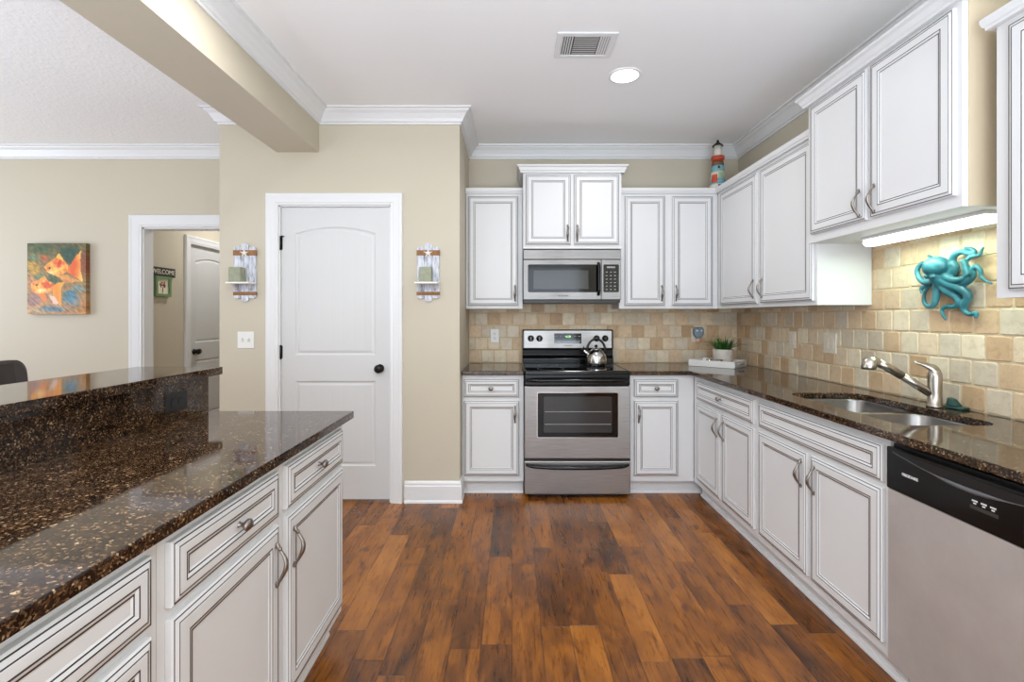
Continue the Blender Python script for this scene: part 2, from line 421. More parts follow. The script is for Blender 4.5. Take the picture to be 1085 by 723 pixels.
def casing(w):   # profile across the casing: (across, out)
    return [(0, 0), (0, 0.012), (0.006, 0.016), (0.014, 0.014), (0.020, 0.018), (w-0.030, 0.020), (w-0.014, 0.024), (w-0.004, 0.024), (w, 0.018), (w, 0)]
def casing_mesh(a0, a1, zt, w):
    """in the local x-z plane, coming out along -y"""
    m = MB(); pr = casing(w); rs = []
    for (px, pz, mx, mz) in ((a0, 0, -1, 0), (a0, zt, -1, 1), (a1, zt, 1, 1), (a1, 0, 1, 0)):
        rs.append([(px+mx*d, -o, pz+mz*d) for d, o in pr])
    return m.rings(rs, 0, False, True)
def place(m, loc, rz): return m.xform(Matrix.Translation(loc) @ Matrix.Rotation(rz, 4, 'Z'))
c = place(casing_mesh(DX0, DX1, DZ, 0.085), (0, YP, 0), 0)
struct(c.build('trim_3', 'trim', auto=False))
struct(MB().box(DX0, DX0+0.010, YP+0.001, YP+0.109, 0, DZ).box(DX1-0.010, DX1, YP+0.001, YP+0.109, 0, DZ).box(DX0, DX1, YP+0.001, YP+0.109, DZ-0.009, DZ).build('trim_4', 'trim', auto=False))
struct(place(casing_mesh(OX0, OX1, OZ, 0.105), (0, YB, 0), 0).build('trim_5', 'trim', auto=False))
struct(MB().box(OX0, OX0+0.012, YB+0.001, YB+0.109, 0, OZ).box(OX1-0.012, OX1, YB+0.001, YB+0.109, 0, OZ).box(OX0, OX1, YB+0.001, YB+0.109, OZ-0.012, OZ).build('trim_6', 'trim', auto=False))
hc = place(casing_mesh(-HD1, -HD0, HDZ, 0.085).xform(Matrix.Scale(-1, 4, (1, 0, 0))), (HX, 0, 0), PI/2)
struct(hc.build('trim_7', 'trim', auto=False))

def plank_mat():
    t = NT('white door panel with grooves')
    c_ = t.n('ShaderNodeTexCoord'); sp = t.n('ShaderNodeSeparateXYZ'); t.set(sp.inputs[0], c_.outputs['Object'])
    f = t.math('FRACT', t.math('DIVIDE', sp.outputs[0], 0.078)); e = t.math('ABSOLUTE', t.math('SUBTRACT', f, 0.5))
    h = t.ramp(e, [(0.0, (0, 0, 0)), (0.035, (1, 1, 1))])
    t.p(Base_Color=lin((206, 206, 205)), Roughness=0.38); t.bump(h, 0.2, 0.003); return t.m
M['doorpanel'] = plank_mat()
def arch(x0, x1, z0, z1, rise, ins, n=14):
    x0 += ins; x1 -= ins; z0 += ins; z1 -= ins
    pts = [(x0, z0), (x1, z0)]
    for k in range(n+1):
        u = k/n; x = x1+(x0-x1)*u; pts.append((x, z1-rise+rise*(1-(2*u-1)**2)))
    return pts
def door_slab(name, w, h, loc, rz, knob_x, hinge_x=None, two_knob=False, xs=(0.095, None)):
    """slab from local x 0..w, z 0..h; front at local y=0"""
    t = thing(name, None, None, loc, rz); t['kind'] = 'structure'
    pan = [(0.098, w-0.098, 1.02, 1.925, 0.045), (0.098, w-0.098, 0.235, 0.835, 0.0)]
    m = MB()
    vs, fs = plate_holes([(0, 0), (w, 0), (w, h), (0, h)], [arch(*p, 0) for p in pan], None, 0)
    m.add([(x, 0, y) for x, y, z in vs], fs)
    m.box(0, w, 0, 0.035, 0, h, skip='f')
    for p in pan:
        L = []
        for ins, y in ((0, 0), (0.006, 0.006), (0.014, 0.008), (0.030, 0.003), (0.040, 0.003)):
            L.append([(x, y, z) for x, z in arch(*p, ins)])
        m.loops(L, [0, 0, 0, 0], True, 1)
    m.build('panel', ['doorpaint', 'doorpanel'], t)
    k = MB()
    k.lathe([(0.030, 0), (0.030, 0.006), (0.012, 0.010), (0.011, 0.030), (0.026, 0.038), (0.030, 0.052), (0.022, 0.062), (0.0, 0.064)], (knob_x, 0, 0.925), '-y', 20)
    k.build('knob', 'bronze', t)
    if hinge_x is not None:
        for z in (0.22, 1.04, 1.81):
            MB().lathe([(0.007, -0.05), (0.007, 0.05)], (hinge_x, -0.006, z), 'z', 10).box(hinge_x-0.012, hinge_x+0.012, -0.003, 0.004, z-0.045, z+0.045).build('hinge', 'bronze', t)
        MB().tube([(hinge_x, -0.012, 1.855), (hinge_x+0.02, -0.03, 1.853), (hinge_x+0.035, -0.034, 1.852)], 0.005, 8).build('hinge_stop', 'bronze', t)
    else:
        MB().lathe([(0.022, 0), (0.022, 0.02), (0.03, 0.028), (0.02, 0.04), (0, 0.042)], (knob_x+0.05, 0, 0.925), '-y', 16).build('knob', 'bronze', t)
    return t
door_slab('door_1', 0.763, 2.062, (-1.629, YP+0.012, 0.018), 0, 0.763-0.066, -0.004)
MB().box(DX1-0.011, DX1-0.008, YP+0.012, YP+0.04, 0.90, 0.97).build('trim_8', 'bronze', auto=False)['kind'] = 'structure'
door_slab('door_2', 0.756, 2.03, (HX-0.012, HD0+0.007, 0.015), PI/2, 0.075)

# ------------------------------------------------------------------ tiles
TP = 0.1072; GR = 0.006
PAL = [((212, 187, 156), 5), ((202, 174, 141), 4), ((217, 198, 170), 5), ((193, 163, 129), 2.2), ((208, 196, 176), 3), ((184, 152, 117), 0.9), ((220, 206, 181), 3.5), ((202, 188, 167), 2)]
def pick():
    r = random.random()*sum(w for _, w in PAL)
    for c_, w in PAL:
        r -= w
        if r <= 0: return lin(c_)
    return lin(PAL[0][0])
def tile_wall(name, u0, u1, regions, fn, outn):
    """regions: list of (u0,u1,z0,z1); fn(u,z,d) -> world; tiles stand d off the wall"""
    m = MB(); cols = []
    z_rows = []
    r = 0
    zmax = max(q[3] for q in regions)
    while 0.914+r*TP < zmax:
        z0 = 0.914+r*TP; offs = (0.5*(r % 2)+random.uniform(-0.05, 0.05))*TP
        k = 0; a = u0-TP+offs
        while a < u1:
            b = a+TP
            for (ru0, ru1, rz0, rz1) in regions:
                p, q = max(a, ru0), min(b, ru1); zz0, zz1 = max(z0, rz0), min(z0+TP, rz1)
                if q-p > 0.012 and zz1-zz0 > 0.012:
                    j = lambda: random.uniform(-0.0012, 0.0012)
                    g = GR/2
                    col = pick(); sh = random.uniform(0.95, 1.05); col = tuple(min(1, v*sh) for v in col)
                    D = 0.009+random.uniform(-0.001, 0.001)
                    base = [(p+g+j(), zz0+g+j()), (q-g+j(), zz0+g+j()), (q-g+j(), zz1-g+j()), (p+g+j(), zz1-g+j())]
                    cx, cz = (p+q)/2, (zz0+zz1)/2
                    def shr(pt, e): return (pt[0]+(e if pt[0] < cx else -e), pt[1]+(e if pt[1] < cz else -e))
                    L = []
                    for e, d in ((0, 0.002), (0.0005, D-0.003), (0.004, D)):
                        lp = []
                        for i2 in range(4):
                            pa, pb = base[i2], base[(i2+1) % 4]
                            pa, pb = shr(pa, e), shr(pb, e)
                            for s_ in (0.06, 0.35, 0.65, 0.94):
                                w_ = random.uniform(-0.0008, 0.0008)
                                lp.append(fn(pa[0]+(pb[0]-pa[0])*s_+w_, pa[1]+(pb[1]-pa[1])*s_+w_, d))
                        L.append(lp)
                    m.loops(L, [0, 0], True, 0); nv = sum(len(l) for l in (L[0]+L[1], L[1]+L[2], L[2]))
                    cols += [col]*(len(m.v)-len(cols))
            a = b; k += 1
        r += 1
    me = bpy.data.meshes.new(name)
    for (ru0, ru1, rz0, rz1) in regions:
        P = [(ru0, rz0), (ru1, rz0), (ru1, rz1), (ru0, rz1)]
        m.loops([[fn(a_, b_, 0.0005) for a_, b_ in P], [fn(a_, b_, 0.0055) for a_, b_ in P]], [1], True, 1)
        cols += [(0.6, 0.5, 0.35)]*(len(m.v)-len(cols))
    me.from_pydata(m.v, [], m.f); me.materials.append(M['tile']); me.materials.append(M['grout'])
    for p, mi in zip(me.polygons, m.mi): p.material_index = mi
    at = me.color_attributes.new('Col', 'FLOAT_COLOR', 'POINT')
    for i, c_ in enumerate(cols): at.data[i].color = (*c_, 1)
    b = bmesh.new(); b.from_mesh(me); bmesh.ops.recalc_face_normals(b, faces=b.faces); b.to_mesh(me); b.free()
    o = bpy.data.objects.new(name, me); COL.objects.link(o); return struct(o)
tile_wall('wall_back_tiles', PX1, XR, [(PX1+0.001, XR-0.012, 0.9145, 1.430)], lambda u, z, d: (u, YB-d, z), None)
tile_wall('wall_right_tiles', 1.0, YB, [(1.05, YB-0.001, 0.9145, 1.705)], lambda u, z, d: (XR-d, u, z), None)

# ------------------------------------------------------------------ cabinets
def front_profile(fw):
    prof = [(0, 0), (0, 0.012), (0.0040, 0.0155), (0.0072, 0.0155), (0.0152, 0.0190), (0.0180, 0.0190), (0.0188, 0.0197),
            (fw, 0.0197), (fw+0.0034, 0.0197), (fw+0.0098, 0.0168), (fw+0.0132, 0.0168), (fw+0.0170, 0.0145)]
    mats = [0, 0, 1, 0, 1, 0, 0, 1, 0, 1, 0]
    return prof, mats
def front_panel(name, x0, x1, z0, z1, parent, fw, y=0.0):
    prof, mats = front_profile(fw); cx, cz = (x0+x1)/2, (z0+z1)/2
    L = [[(x0+i-cx, y-d, z0+i), (x1-i-cx, y-d, z0+i), (x1-i-cx, y-d, z1-i), (x0+i-cx, y-d, z1-i)] for i, d in prof]
    m = MB().loops([[(p[0], p[1], p[2]-cz) for p in l] for l in L], mats, True, 0, True)
    o = m.build(name, ['cab', 'glaze'], parent); o.location = (cx, -0.0005, cz); return o
def pull_mesh():
    m = MB()
    pts = [(0, -0.003, 0.064), (0, -0.006, 0.058), (0, -0.010, 0.050), (0.001, -0.014, 0.041), (0.002, -0.024, 0.024), (0, -0.031, 0.006), (-0.002, -0.030, -0.012), (-0.002, -0.020, -0.034), (0, -0.010, -0.050), (0, -0.005, -0.060), (0, -0.003, -0.066)]
    m.tube(pts, [0.002, 0.0055, 0.0060, 0.0040, 0.0055, 0.0072, 0.0075, 0.0058, 0.0042, 0.0058, 0.0022], 10, flat=(1.15, 0.85), sub=3)
    m.lathe([(0.0055, -0.001), (0.0045, 0.010)], (0, 0, 0.052), '-y', 10); m.lathe([(0.0055, -0.001), (0.0045, 0.010)], (0, 0, -0.054), '-y', 10)
    m.lathe([(0.0, -0.007), (0.006, -0.003), (0.006, 0.003), (0.0, 0.007)], (0.0008, -0.0125, 0.045), 'z', 10)
    return m.mesh('pull', [M['hardware']])
def knob_mesh():
    return MB().lathe([(0.009, -0.001), (0.009, 0.002), (0.0055, 0.005), (0.0055, 0.014), (0.011, 0.018), (0.0155, 0.023), (0.0155, 0.028), (0.010, 0.033), (0, 0.034)], (0, 0, 0), '-y', 20, sx=1.15, sy=0.92).mesh('knob', [M['hardware']])
PULL, KNOB = pull_mesh(), knob_mesh()
def hardware(kind, x, z, front):
    o = bpy.data.objects.new('handle' if kind == 'pull' else 'knob', PULL if kind == 'pull' else KNOB); COL.objects.link(o)
    o.parent = front; fx, fy, fz = front.location
    o.location = (x-fx, -0.019 if kind == 'pull' else -0.012, z-fz); return o
CAPT = [(0.0, 0), (0.020, 0), (0.020, 0.008), (0.026, 0.014), (0.030, 0.028), (0.030, 0.040), (0, 0.040)]
CAPBIG = [(0.0, -0.012), (0.021, -0.012), (0.021, 0.0), (0.027, 0.006), (0.034, 0.026), (0.046, 0.034), (0.048, 0.044), (0, 0.044)]
def cabinet(name, label, loc, rz, w, d, z0, z1, fronts, toe=False, toe_ext=0.0, toe_in=0.0, opentop=False, cap=None, returns=(False, False), side=None, fillers=(), ends=(False, False), group=None):
    t = thing(name, label, 'cabinet', (loc[0], loc[1], 0 if toe else z0), rz, group)
    b = 0 if toe else z0
    m = MB().box(0.0005, w-0.0005, 0, d, z0-b, z1-b, skip='t' if opentop else '')
    if side:   # face frame edge white, the side itself another finish
        pass
    m.build('body', 'cab', t)
    if side:
        sd = MB().box(w-0.0005, w+0.004, 0.022, d, z0-b+0.001, z1-b-0.001).build('side_panel', side, t); sd['label'] = 'unpainted beige side panel'
    if toe:
        MB().box(0.0005-toe_in, w-0.0005+toe_ext, 0.06, 0.075, 0, z0-0.0005).sweep([(0.001-toe_in, 0.06), (w-0.001+toe_ext, 0.06)], [(0, 0), (0.013, 0), (0.013, 0.008), (0.008, 0.018), (0, 0.022)]).build('toe_kick', 'cab', t)
    for f in fronts:
        kind, x0, x1, q0, q1 = f[:5]
        fw = 0.046 if kind == 'door' else 0.036
        o = front_panel(kind, x0, x1, q0-b, q1-b, t, fw)
        for h in f[5:]: hardware(h[0], h[1], h[2]-b, o)
    if cap:
        pr = CAPT if cap == 'small' else CAPBIG
        path = ([(0, d)] if returns[0] else [])+[(0, 0), (w, 0)]+([(w, d)] if returns[1] else [])
        cm = MB().sweep(path, pr, z1-b)
        cm.box(0.001, w-0.001, 0.001, d, z1-b, z1-b+0.006)
        cm.build('crown', 'cab', t)
    return t
DZ0, DZ1, RZ0, RZ1 = 0.148, 0.698, 0.721, 0.854
BZ0, BZ1 = 0.105, 0.884
YF = 3.52; XF = 1.331; XI = -0.70
# back run
cabinet('base_cabinet', 'white base cabinet with one drawer and one door left of the range', (-0.366, YF), 0, 0.450, 0.597, BZ0, BZ1,
        [('drawer', 0.014, 0.420, RZ0, RZ1, ('knob', 0.212, 0.787)), ('door', 0.014, 0.420, DZ0, DZ1, ('pull', 0.388, 0.60))], toe=True, group='white glazed base cabinets')
cabinet('base_cabinet', 'white base cabinet with one drawer and one door right of the range', (0.853, YF), 0, 0.476, 0.597, BZ0, BZ1,
        [('drawer', 0.036, 0.358, RZ0, RZ1, ('knob', 0.197, 0.787)), ('door', 0.036, 0.358, DZ0, DZ1, ('pull', 0.068, 0.60))], toe=True, toe_ext=0.09, group='white glazed base cabinets')
# right run (local x runs towards the camera)
cabinet('base_cabinet', 'white base cabinet with knobbed drawer and two doors between corner and sink cabinet', (XF, 3.517), -PI/2, 0.914, 0.597, BZ0, BZ1,
        [('drawer', 0.085, 0.893, RZ0, RZ1, ('knob', 0.480, 0.787)), ('door', 0.085, 0.466, DZ0, DZ1, ('pull', 0.436, 0.60)), ('door', 0.502, 0.893, DZ0, DZ1, ('pull', 0.532, 0.60))], toe=True, group='white glazed base cabinets')
cabinet('base_cabinet', 'white sink base cabinet with long plain false drawer front beside the dishwasher', (XF, 2.602), -PI/2, 0.912, 0.597, BZ0, BZ1,
        [('drawer', 0.032, 0.888, RZ0, RZ1), ('door', 0.032, 0.452, DZ0, DZ1, ('pull', 0.420, 0.60)), ('door', 0.482, 0.888, DZ0, DZ1, ('pull', 0.514, 0.60))], toe=True, opentop=True, group='white glazed base cabinets')
# island (local x runs away from the camera)
cabinet('island_cabinet', 'white island cabinet at the far end with narrow drawer and door', (XI, 1.441), PI/2, 0.534, 0.570, BZ0, BZ1,
        [('drawer', 0.026, 0.508, RZ0, RZ1, ('knob', 0.267, 0.787)), ('door', 0.026, 0.508, DZ0, DZ1, ('pull', 0.058, 0.595))], toe=True, group='white island cabinets')
cabinet('island_cabinet', 'middle white island cabinet with one drawer above one tall door', (XI, 0.947), PI/2, 0.493, 0.570, BZ0, BZ1,
        [('drawer', 0.023, 0.468, RZ0, RZ1, ('knob', 0.262, 0.787)), ('door', 0.023, 0.468, DZ0, DZ1, ('pull', 0.438, 0.595))], toe=True, group='white island cabinets')
cabinet('island_cabinet', 'nearest white island cabinet with a stack of drawers', (XI, 0.337), PI/2, 0.609, 0.570, BZ0, BZ1,
        [('drawer', 0.025, 0.580, RZ0, RZ1, ('knob', 0.302, 0.770)), ('drawer', 0.025, 0.580, 0.434, 0.700, ('knob', 0.302, 0.567)), ('drawer', 0.025, 0.580, 0.148, 0.414, ('knob', 0.302, 0.281))], toe=True, group='white island cabinets')
# uppers
UZ0, UZ1 = 1.372, 2.286
cabinet('wall_cabinet', 'white single-door wall cabinet left of the microwave', (-0.366, 3.825), 0, 0.450, 0.293, UZ0, UZ1,
        [('door', 0.016, 0.416, 1.396, 2.264, ('pull', 0.390, 1.495))], cap='small', group='white wall cabinets')
cabinet('wall_cabinet', 'tall-set white two-door wall cabinet right above the microwave', (0.0865, 3.73), 0, 0.7615, 0.388, 1.836, 2.432,
        [('door', 0.018, 0.369, 1.866, 2.406, ('pull', 0.342, 1.955)), ('door', 0.391, 0.742, 1.866, 2.406, ('pull', 0.418, 1.955))], cap='big', returns=(True, True), group='white wall cabinets')
cabinet('wall_cabinet', 'white two-door wall cabinet on back wall right of the microwave', (0.850, 3.825), 0, 0.785, 0.293, UZ0, UZ1,
        [('door', 0.041, 0.362, 1.396, 2.264, ('pull', 0.333, 1.495)), ('door', 0.417, 0.740, 1.396, 2.264, ('pull', 0.446, 1.495))], cap='small', group='white wall cabinets')
cabinet('wall_cabinet', 'white two-door wall cabinet on right wall between corner and sink cabinet', (1.636, 3.824), -PI/2, 1.243, 0.293, UZ0, UZ1,
        [('door', 0.077, 0.636, 1.396, 2.264, ('pull', 0.600, 1.495)), ('door', 0.680, 1.225, 1.396, 2.264, ('pull', 0.712, 1.495))], cap='small', group='white wall cabinets')
cabinet('wall_cabinet', 'short white two-door wall cabinet mounted high over the sink', (1.590, 2.5795), -PI/2, 0.879, 0.347, 1.700, 2.440,
        [('door', 0.036, 0.436, 1.742, 2.412, ('pull', 0.404, 1.822)), ('door', 0.462, 0.862, 1.742, 2.412, ('pull', 0.494, 1.822))], cap='big', returns=(True, True), side='maple', group='white wall cabinets')
cabinet('wall_cabinet', 'nearest white wall cabinet cut off by the right picture edge', (1.636, 1.625), -PI/2, 0.575, 0.293, UZ0, UZ1,
        [('door', 0.050, 0.530, 1.396, 2.264, ('pull', 0.50, 1.495))], cap='small', returns=(True, False), group='white wall cabinets')

# ------------------------------------------------------------------ counters
def counter(name, label, outer, holes, z0, z1):
    m = MB(); m.add(*plate_holes(outer, holes, z0, z1))
    o = m.build(name, 'granite', bevel=0.004); return tag(o, label, 'countertop')
SINK = rrect(1.418, 1.790, 1.748, 2.492, 0.075, 6)
counter('countertop', 'short brown granite countertop left of the range', [(PX1+0.001, 3.482), (0.085, 3.482), (0.085, 4.118), (PX1+0.001, 4.118)], [], BZ1+0.0005, 0.914)
counter('countertop', 'long L-shaped brown granite countertop holding the sink', [(0.852, 4.118), (0.852, 3.482), (1.293, 3.482), (1.293, 1.055), (1.928, 1.055), (1.928, 4.118)], [SINK], BZ1+0.0005, 0.914)
counter('countertop', 'lower brown granite island countertop over the white cabinets', [(-0.663, 0.30), (-0.663, 2.02), (-1.2735, 2.02), (-1.2735, 0.30)], [], BZ1+0.0005, 0.914)
# raised bar: knee wall with granite riser, bar top
kw = thing('knee_wall', 'dark granite-faced knee wall behind the island counter', 'knee wall', (-1.36, 1.16, 0))
MB().box(-0.065, 0.060, -0.86, 0.84, 0, 1.0595).build('wall_core', 'wall', kw)
MB().box(0.0605, 0.085, -0.86, 0.862, 0.9145, 1.0595).build('granite_riser', 'granite', kw)['label'] = 'polished brown granite riser'
tag(MB().add(*plate_holes([(-1.255, 0.30), (-1.255, 2.09), (-1.625, 2.09), (-1.625, 0.30)], [], 1.060, 1.092)).build('bar_countertop', 'granite', bevel=0.004), 'raised brown granite bar top above the island', 'countertop')

# ------------------------------------------------------------------ sink and faucet
sk = thing('kitchen_sink', 'undermount stainless double bowl sink in the granite counter', 'sink', (1.604, 2.12, 0.70))
def bowl(x0, x1, y0, y1):
    m = MB(); L = []
    for ins, z in ((-0.014, 0.1836), (0.0, 0.1836), (0.003, 0.178), (0.008, 0.03), (0.03, 0.005), (0.05, 0.002)):
        L.append([(x-1.604, y-2.12, z) for x, y in rrect(x0+ins, x1-ins, y0+ins, y1-ins, 0.07-max(0, ins)*0.4, 6)])
    m.loops(L, [0]*5, True, 0)
    for i in range(len(m.sm)): m.sm[i] = True
    return m
for nm, a in (('bowl', (1.424, 1.784, 2.134, 2.486)), ('bowl', (1.424, 1.784, 1.754, 2.106))):
    bo = bowl(*a).build(nm, 'sinksteel', sk)
    cx, cy = (a[0]+a[1])/2-1.604, (a[2]+a[3])/2-2.12
    MB().lathe([(0.043, 0), (0.043, 0.003), (0.030, 0.002), (0.028, -0.001)], (cx, cy, 0.003), 'z', 20).build('drain', 'chrome', bo)
MB().box(-0.175, 0.175, -0.013, 0.013, 0.1815, 0.1842).build('divider', 'chrome', sk, bevel=0.001)
fc = thing('faucet', 'brushed nickel single-lever pull-out kitchen faucet behind sink', 'faucet', (1.845, 2.10, 0.9145))
MB().lathe([(0.031, 0), (0.031, 0.008), (0.026, 0.012), (0.025, 0.06), (0.0255, 0.10), (0.026, 0.13), (0.025, 0.148), (0.018, 0.160), (0, 0.164)], n=24).build('body', 'nickel', fc)
MB().tube([(0.0, 0.005, 0.050), (-0.07, 0.015, 0.097), (-0.125, 0.022, 0.134)], [0.0185, 0.0175, 0.017], 16).tube([(-0.128, 0.0225, 0.1355), (-0.19, 0.03, 0.175), (-0.225, 0.034, 0.192)], [0.0185, 0.0185, 0.0185], 16).build('spout', 'nickel', fc)
MB().tube([(-0.222, 0.034, 0.189), (-0.240, 0.036, 0.194), (-0.256, 0.038, 0.188), (-0.262, 0.038, 0.168), (-0.262, 0.038, 0.160)], [0.0195, 0.027, 0.030, 0.029, 0.026], 18).build('spray_head', 'nickel', fc)
MB().tube([(0.004, 0, 0.150), (-0.006, 0.004, 0.168), (-0.035, 0.012, 0.183), (-0.075, 0.022, 0.196)], [0.022, 0.020, 0.011, 0.004], 12, flat=(1, 0.75), sub=3).build('lever', 'nickel', fc)
# dark green scrubber beside the faucet
M['teal_dark'] = simple('dark green plastic', (24, 66, 60), 0.4, var=0.1)
sp = thing('dish_scrubber', 'small dark green dish scrubber behind the faucet base', 'scrubber', (1.90, 2.055, 0.9145), math.radians(15))
MB().box(-0.022, 0.022, -0.035, 0.035, 0, 0.012).build('base', 'teal_dark', sp, bevel=0.004)
MB().add([(-0.018, -0.012, 0.0122), (0.018, -0.012, 0.0122), (0.018, 0.033, 0.0122), (-0.018, 0.033, 0.0122), (-0.014, 0.008, 0.040), (0.014, 0.008, 0.040), (0.014, 0.030, 0.046), (-0.014, 0.030, 0.046)],
         [(0, 3, 2, 1), (4, 5, 6, 7), (0, 1, 5, 4), (2, 3, 7, 6), (3, 0, 4, 7), (1, 2, 6, 5)]).build('grip', 'teal_dark', sp, bevel=0.004)

# ------------------------------------------------------------------ range
RX, RYF = 0.0895, 3.452        # left edge, door front
rg = thing('range', 'stainless and black electric range with glass cooktop', 'stove', (RX, RYF, 0))
RWD = 0.760
MB().box(0.004, RWD-0.004, 0.045, 0.65, 0.03, 0.895).box(0.05, RWD-0.05, 0.06, 0.6, 0.004, 0.03).build('body', 'blackmat', rg)
MB().box(0.0, RWD, 0.0, 0.044, 0.288, 0.808).build('oven_door', 'steel', rg, bevel=0.006)
od = rg.children[-1]
def rpanel(m, x0, x1, z0, z1, y0, y1, r, mi=0, n=5):
    L = [[(x, y, z) for x, z in rrect(x0, x1, z0, z1, r, n)] for y in (y1, y0)]
    return m.loops(L, [mi], True, mi)
rpanel(MB(), 0.090, 0.674, 0.440, 0.766, -0.0015, 0.002, 0.012).build('window_trim', 'chrome', od)
rpanel(MB(), 0.094, 0.670, 0.444, 0.762, -0.003, 0.001, 0.010).build('oven_window', 'blackglass', od)
rpanel(MB(), 0.138, 0.626, 0.478, 0.735, -0.0035, -0.001, 0.006).build('window_screen', 'ovenint', od)
g = MB()
for z in (0.535, 0.625): g.box(0.145, 0.62, -0.0042, -0.0034, z, z+0.004)
g.build('oven_rack', 'grey', od)
# handle band above the door
MB().box(0.0, RWD, 0.006, 0.044, 0.812, 0.893).build('handle_panel', 'black', rg, bevel=0.008)
MB().tube([(0.02, 0.004, 0.852), (0.06, -0.028, 0.853), (0.16, -0.040, 0.854), (0.38, -0.043, 0.855), (0.60, -0.040, 0.854), (0.70, -0.028, 0.853), (0.74, 0.004, 0.852)], [0.013]*7, 12, flat=(1, 1), sub=4).build('oven_handle', 'black', rg)
MB().box(0.0, RWD, 0.004, 0.044, 0.032, 0.270).build('storage_drawer', 'steel', rg, bevel=0.005)
dr = rg.children[-1]
MB().tube([(0.012, -0.002, 0.246), (0.06, -0.016, 0.238), (0.20, -0.022, 0.231), (0.38, -0.024, 0.229), (0.56, -0.022, 0.231), (0.70, -0.016, 0.238), (0.748, -0.002, 0.246)], [0.008, 0.013, 0.014, 0.014, 0.014, 0.013, 0.008], 12, sub=4).build('drawer_handle', 'black', dr)
MB().box(0.0, RWD, 0.006, 0.030, 0.2705, 0.2875).build('door_gap', 'blackmat', rg)
# cooktop
ct = MB(); L = []
for ins, z in ((0.0, 0.896), (0.0, 0.914), (0.004, 0.919), (0.012, 0.920), (0.016, 0.917)):
    L.append([(x, y, z) for x, y in rrect(-0.002+ins, RWD+0.002-ins, 0.002+ins, 0.60-ins, 0.012, 4)])
ct.loops(L, [0, 0, 0, 0], True, 1, True)
ck = ct.build('cooktop', ['black', 'blackglass'], rg)
for (bx, by, br) in ((0.20, 0.17, 0.10), (0.56, 0.17, 0.085), (0.20, 0.42, 0.08), (0.56, 0.42, 0.10)):
    m = MB(); n = 40
    ro = [(bx+br*math.cos(2*PI*i/n), by+br*math.sin(2*PI*i/n), 0.9174) for i in range(n)]
    ri = [(bx+(br-0.003)*math.cos(2*PI*i/n), by+(br-0.003)*math.sin(2*PI*i/n), 0.9174) for i in range(n)]
    m.loops([ro, ri], [0], False).build('burner_ring', 'grey', ck)
# back guard
bgd = MB()
sec = [(0.590, 0.900), (0.588, 0.955), (0.615, 0.985), (0.612, 1.030), (0.596, 1.040), (0.600, 1.190), (0.612, 1.199), (0.655, 1.199), (0.655, 0.900)]
bgd.rings([[(x, y, z) for y, z in sec] for x in (-0.002, RWD+0.002)], 0, False, True)
bk = bgd.build('backguard', 'black', rg, bevel=0.004)
MB().rings([[(x, y, z) for y, z in ((0.5945, 1.046), (0.5978, 1.190), (0.602, 1.190), (0.602, 1.046))] for x in (0.012, RWD-0.012)], 0, False, True).build('control_panel', 'steel', rg)
cp = rg.children[-1]
rpanel(MB(), 0.266, 0.494, 1.082, 1.168, 0.5935, 0.597, 0.006).build('display', 'blackglass', cp)
text('display_digits', '4:08', 0.026, 'green_digits', cp, (0.382, 0.5925, 1.140))
k = MB()
for i in range(6):
    for j in range(2):
        x = 0.282+i*0.036+(0.012 if i > 2 else 0)
        if j == 1 or abs(x-0.38) > 0.04: k.box(x-0.008, x+0.012, 0.5925, 0.5934, 1.098+j*0.043, 1.103+j*0.043)
k.build('button_pattern', 'grey', cp)
text('brand_lettering', 'FRIGIDAIRE', 0.014, 'slot', cp, (0.382, 0.5935, 1.063))
for x in (0.069, 0.141, 0.622, 0.694):
    kb = MB().lathe([(0.027, 0), (0.027, 0.004), (0.022, 0.008), (0.020, 0.024), (0.017, 0.027), (0, 0.027)], (0, 0, 0), '-y', 20).box(-0.005, 0.005, -0.036, -0.022, -0.020, 0.020).build('knob', 'black', cp)
    kb.location = (x, 0.5955, 1.125)

# kettle
kt = thing('tea_kettle', 'polished steel tea kettle with black handle on the range', 'kettle', (0.672, 3.845, 0.9178))
MB().lathe([(0.072, 0), (0.080, 0.004), (0.083, 0.025), (0.083, 0.055), (0.076, 0.085), (0.060, 0.110), (0.040, 0.126), (0.036, 0.129)], n=32).build('body', 'chrome', kt)
MB().lathe([(0.037, 0.128), (0.034, 0.134), (0.018, 0.140), (0, 0.141)], n=24).build('lid', 'chrome', kt)
MB().lathe([(0.006, 0.140), (0.006, 0.146), (0.013, 0.150), (0.014, 0.160), (0.008, 0.166), (0, 0.167)], n=16).build('lid_knob', 'black', kt)
MB().tube([(-0.060, 0, 0.085), (-0.085, 0, 0.108), (-0.105, 0, 0.128)], [0.020, 0.015, 0.011], 14).build('spout', 'chrome', kt)
MB().tube([(-0.099, 0, 0.122), (-0.112, 0, 0.137)], [0.014, 0.012], 12).tube([(-0.104, 0, 0.135), (-0.097, 0, 0.152)], [0.006, 0.004], 8).build('spout_cap', 'black', kt)
hp = [(0.072*math.cos(a), 0, 0.120+0.092*math.sin(a)) for a in [PI*(-0.10+1.20*i/14) for i in range(15)]]
MB().tube(hp, [0.006]*2+[0.008]*11+[0.006]*2, 10, flat=(1.2, 0.9)).build('handle', 'black', kt)

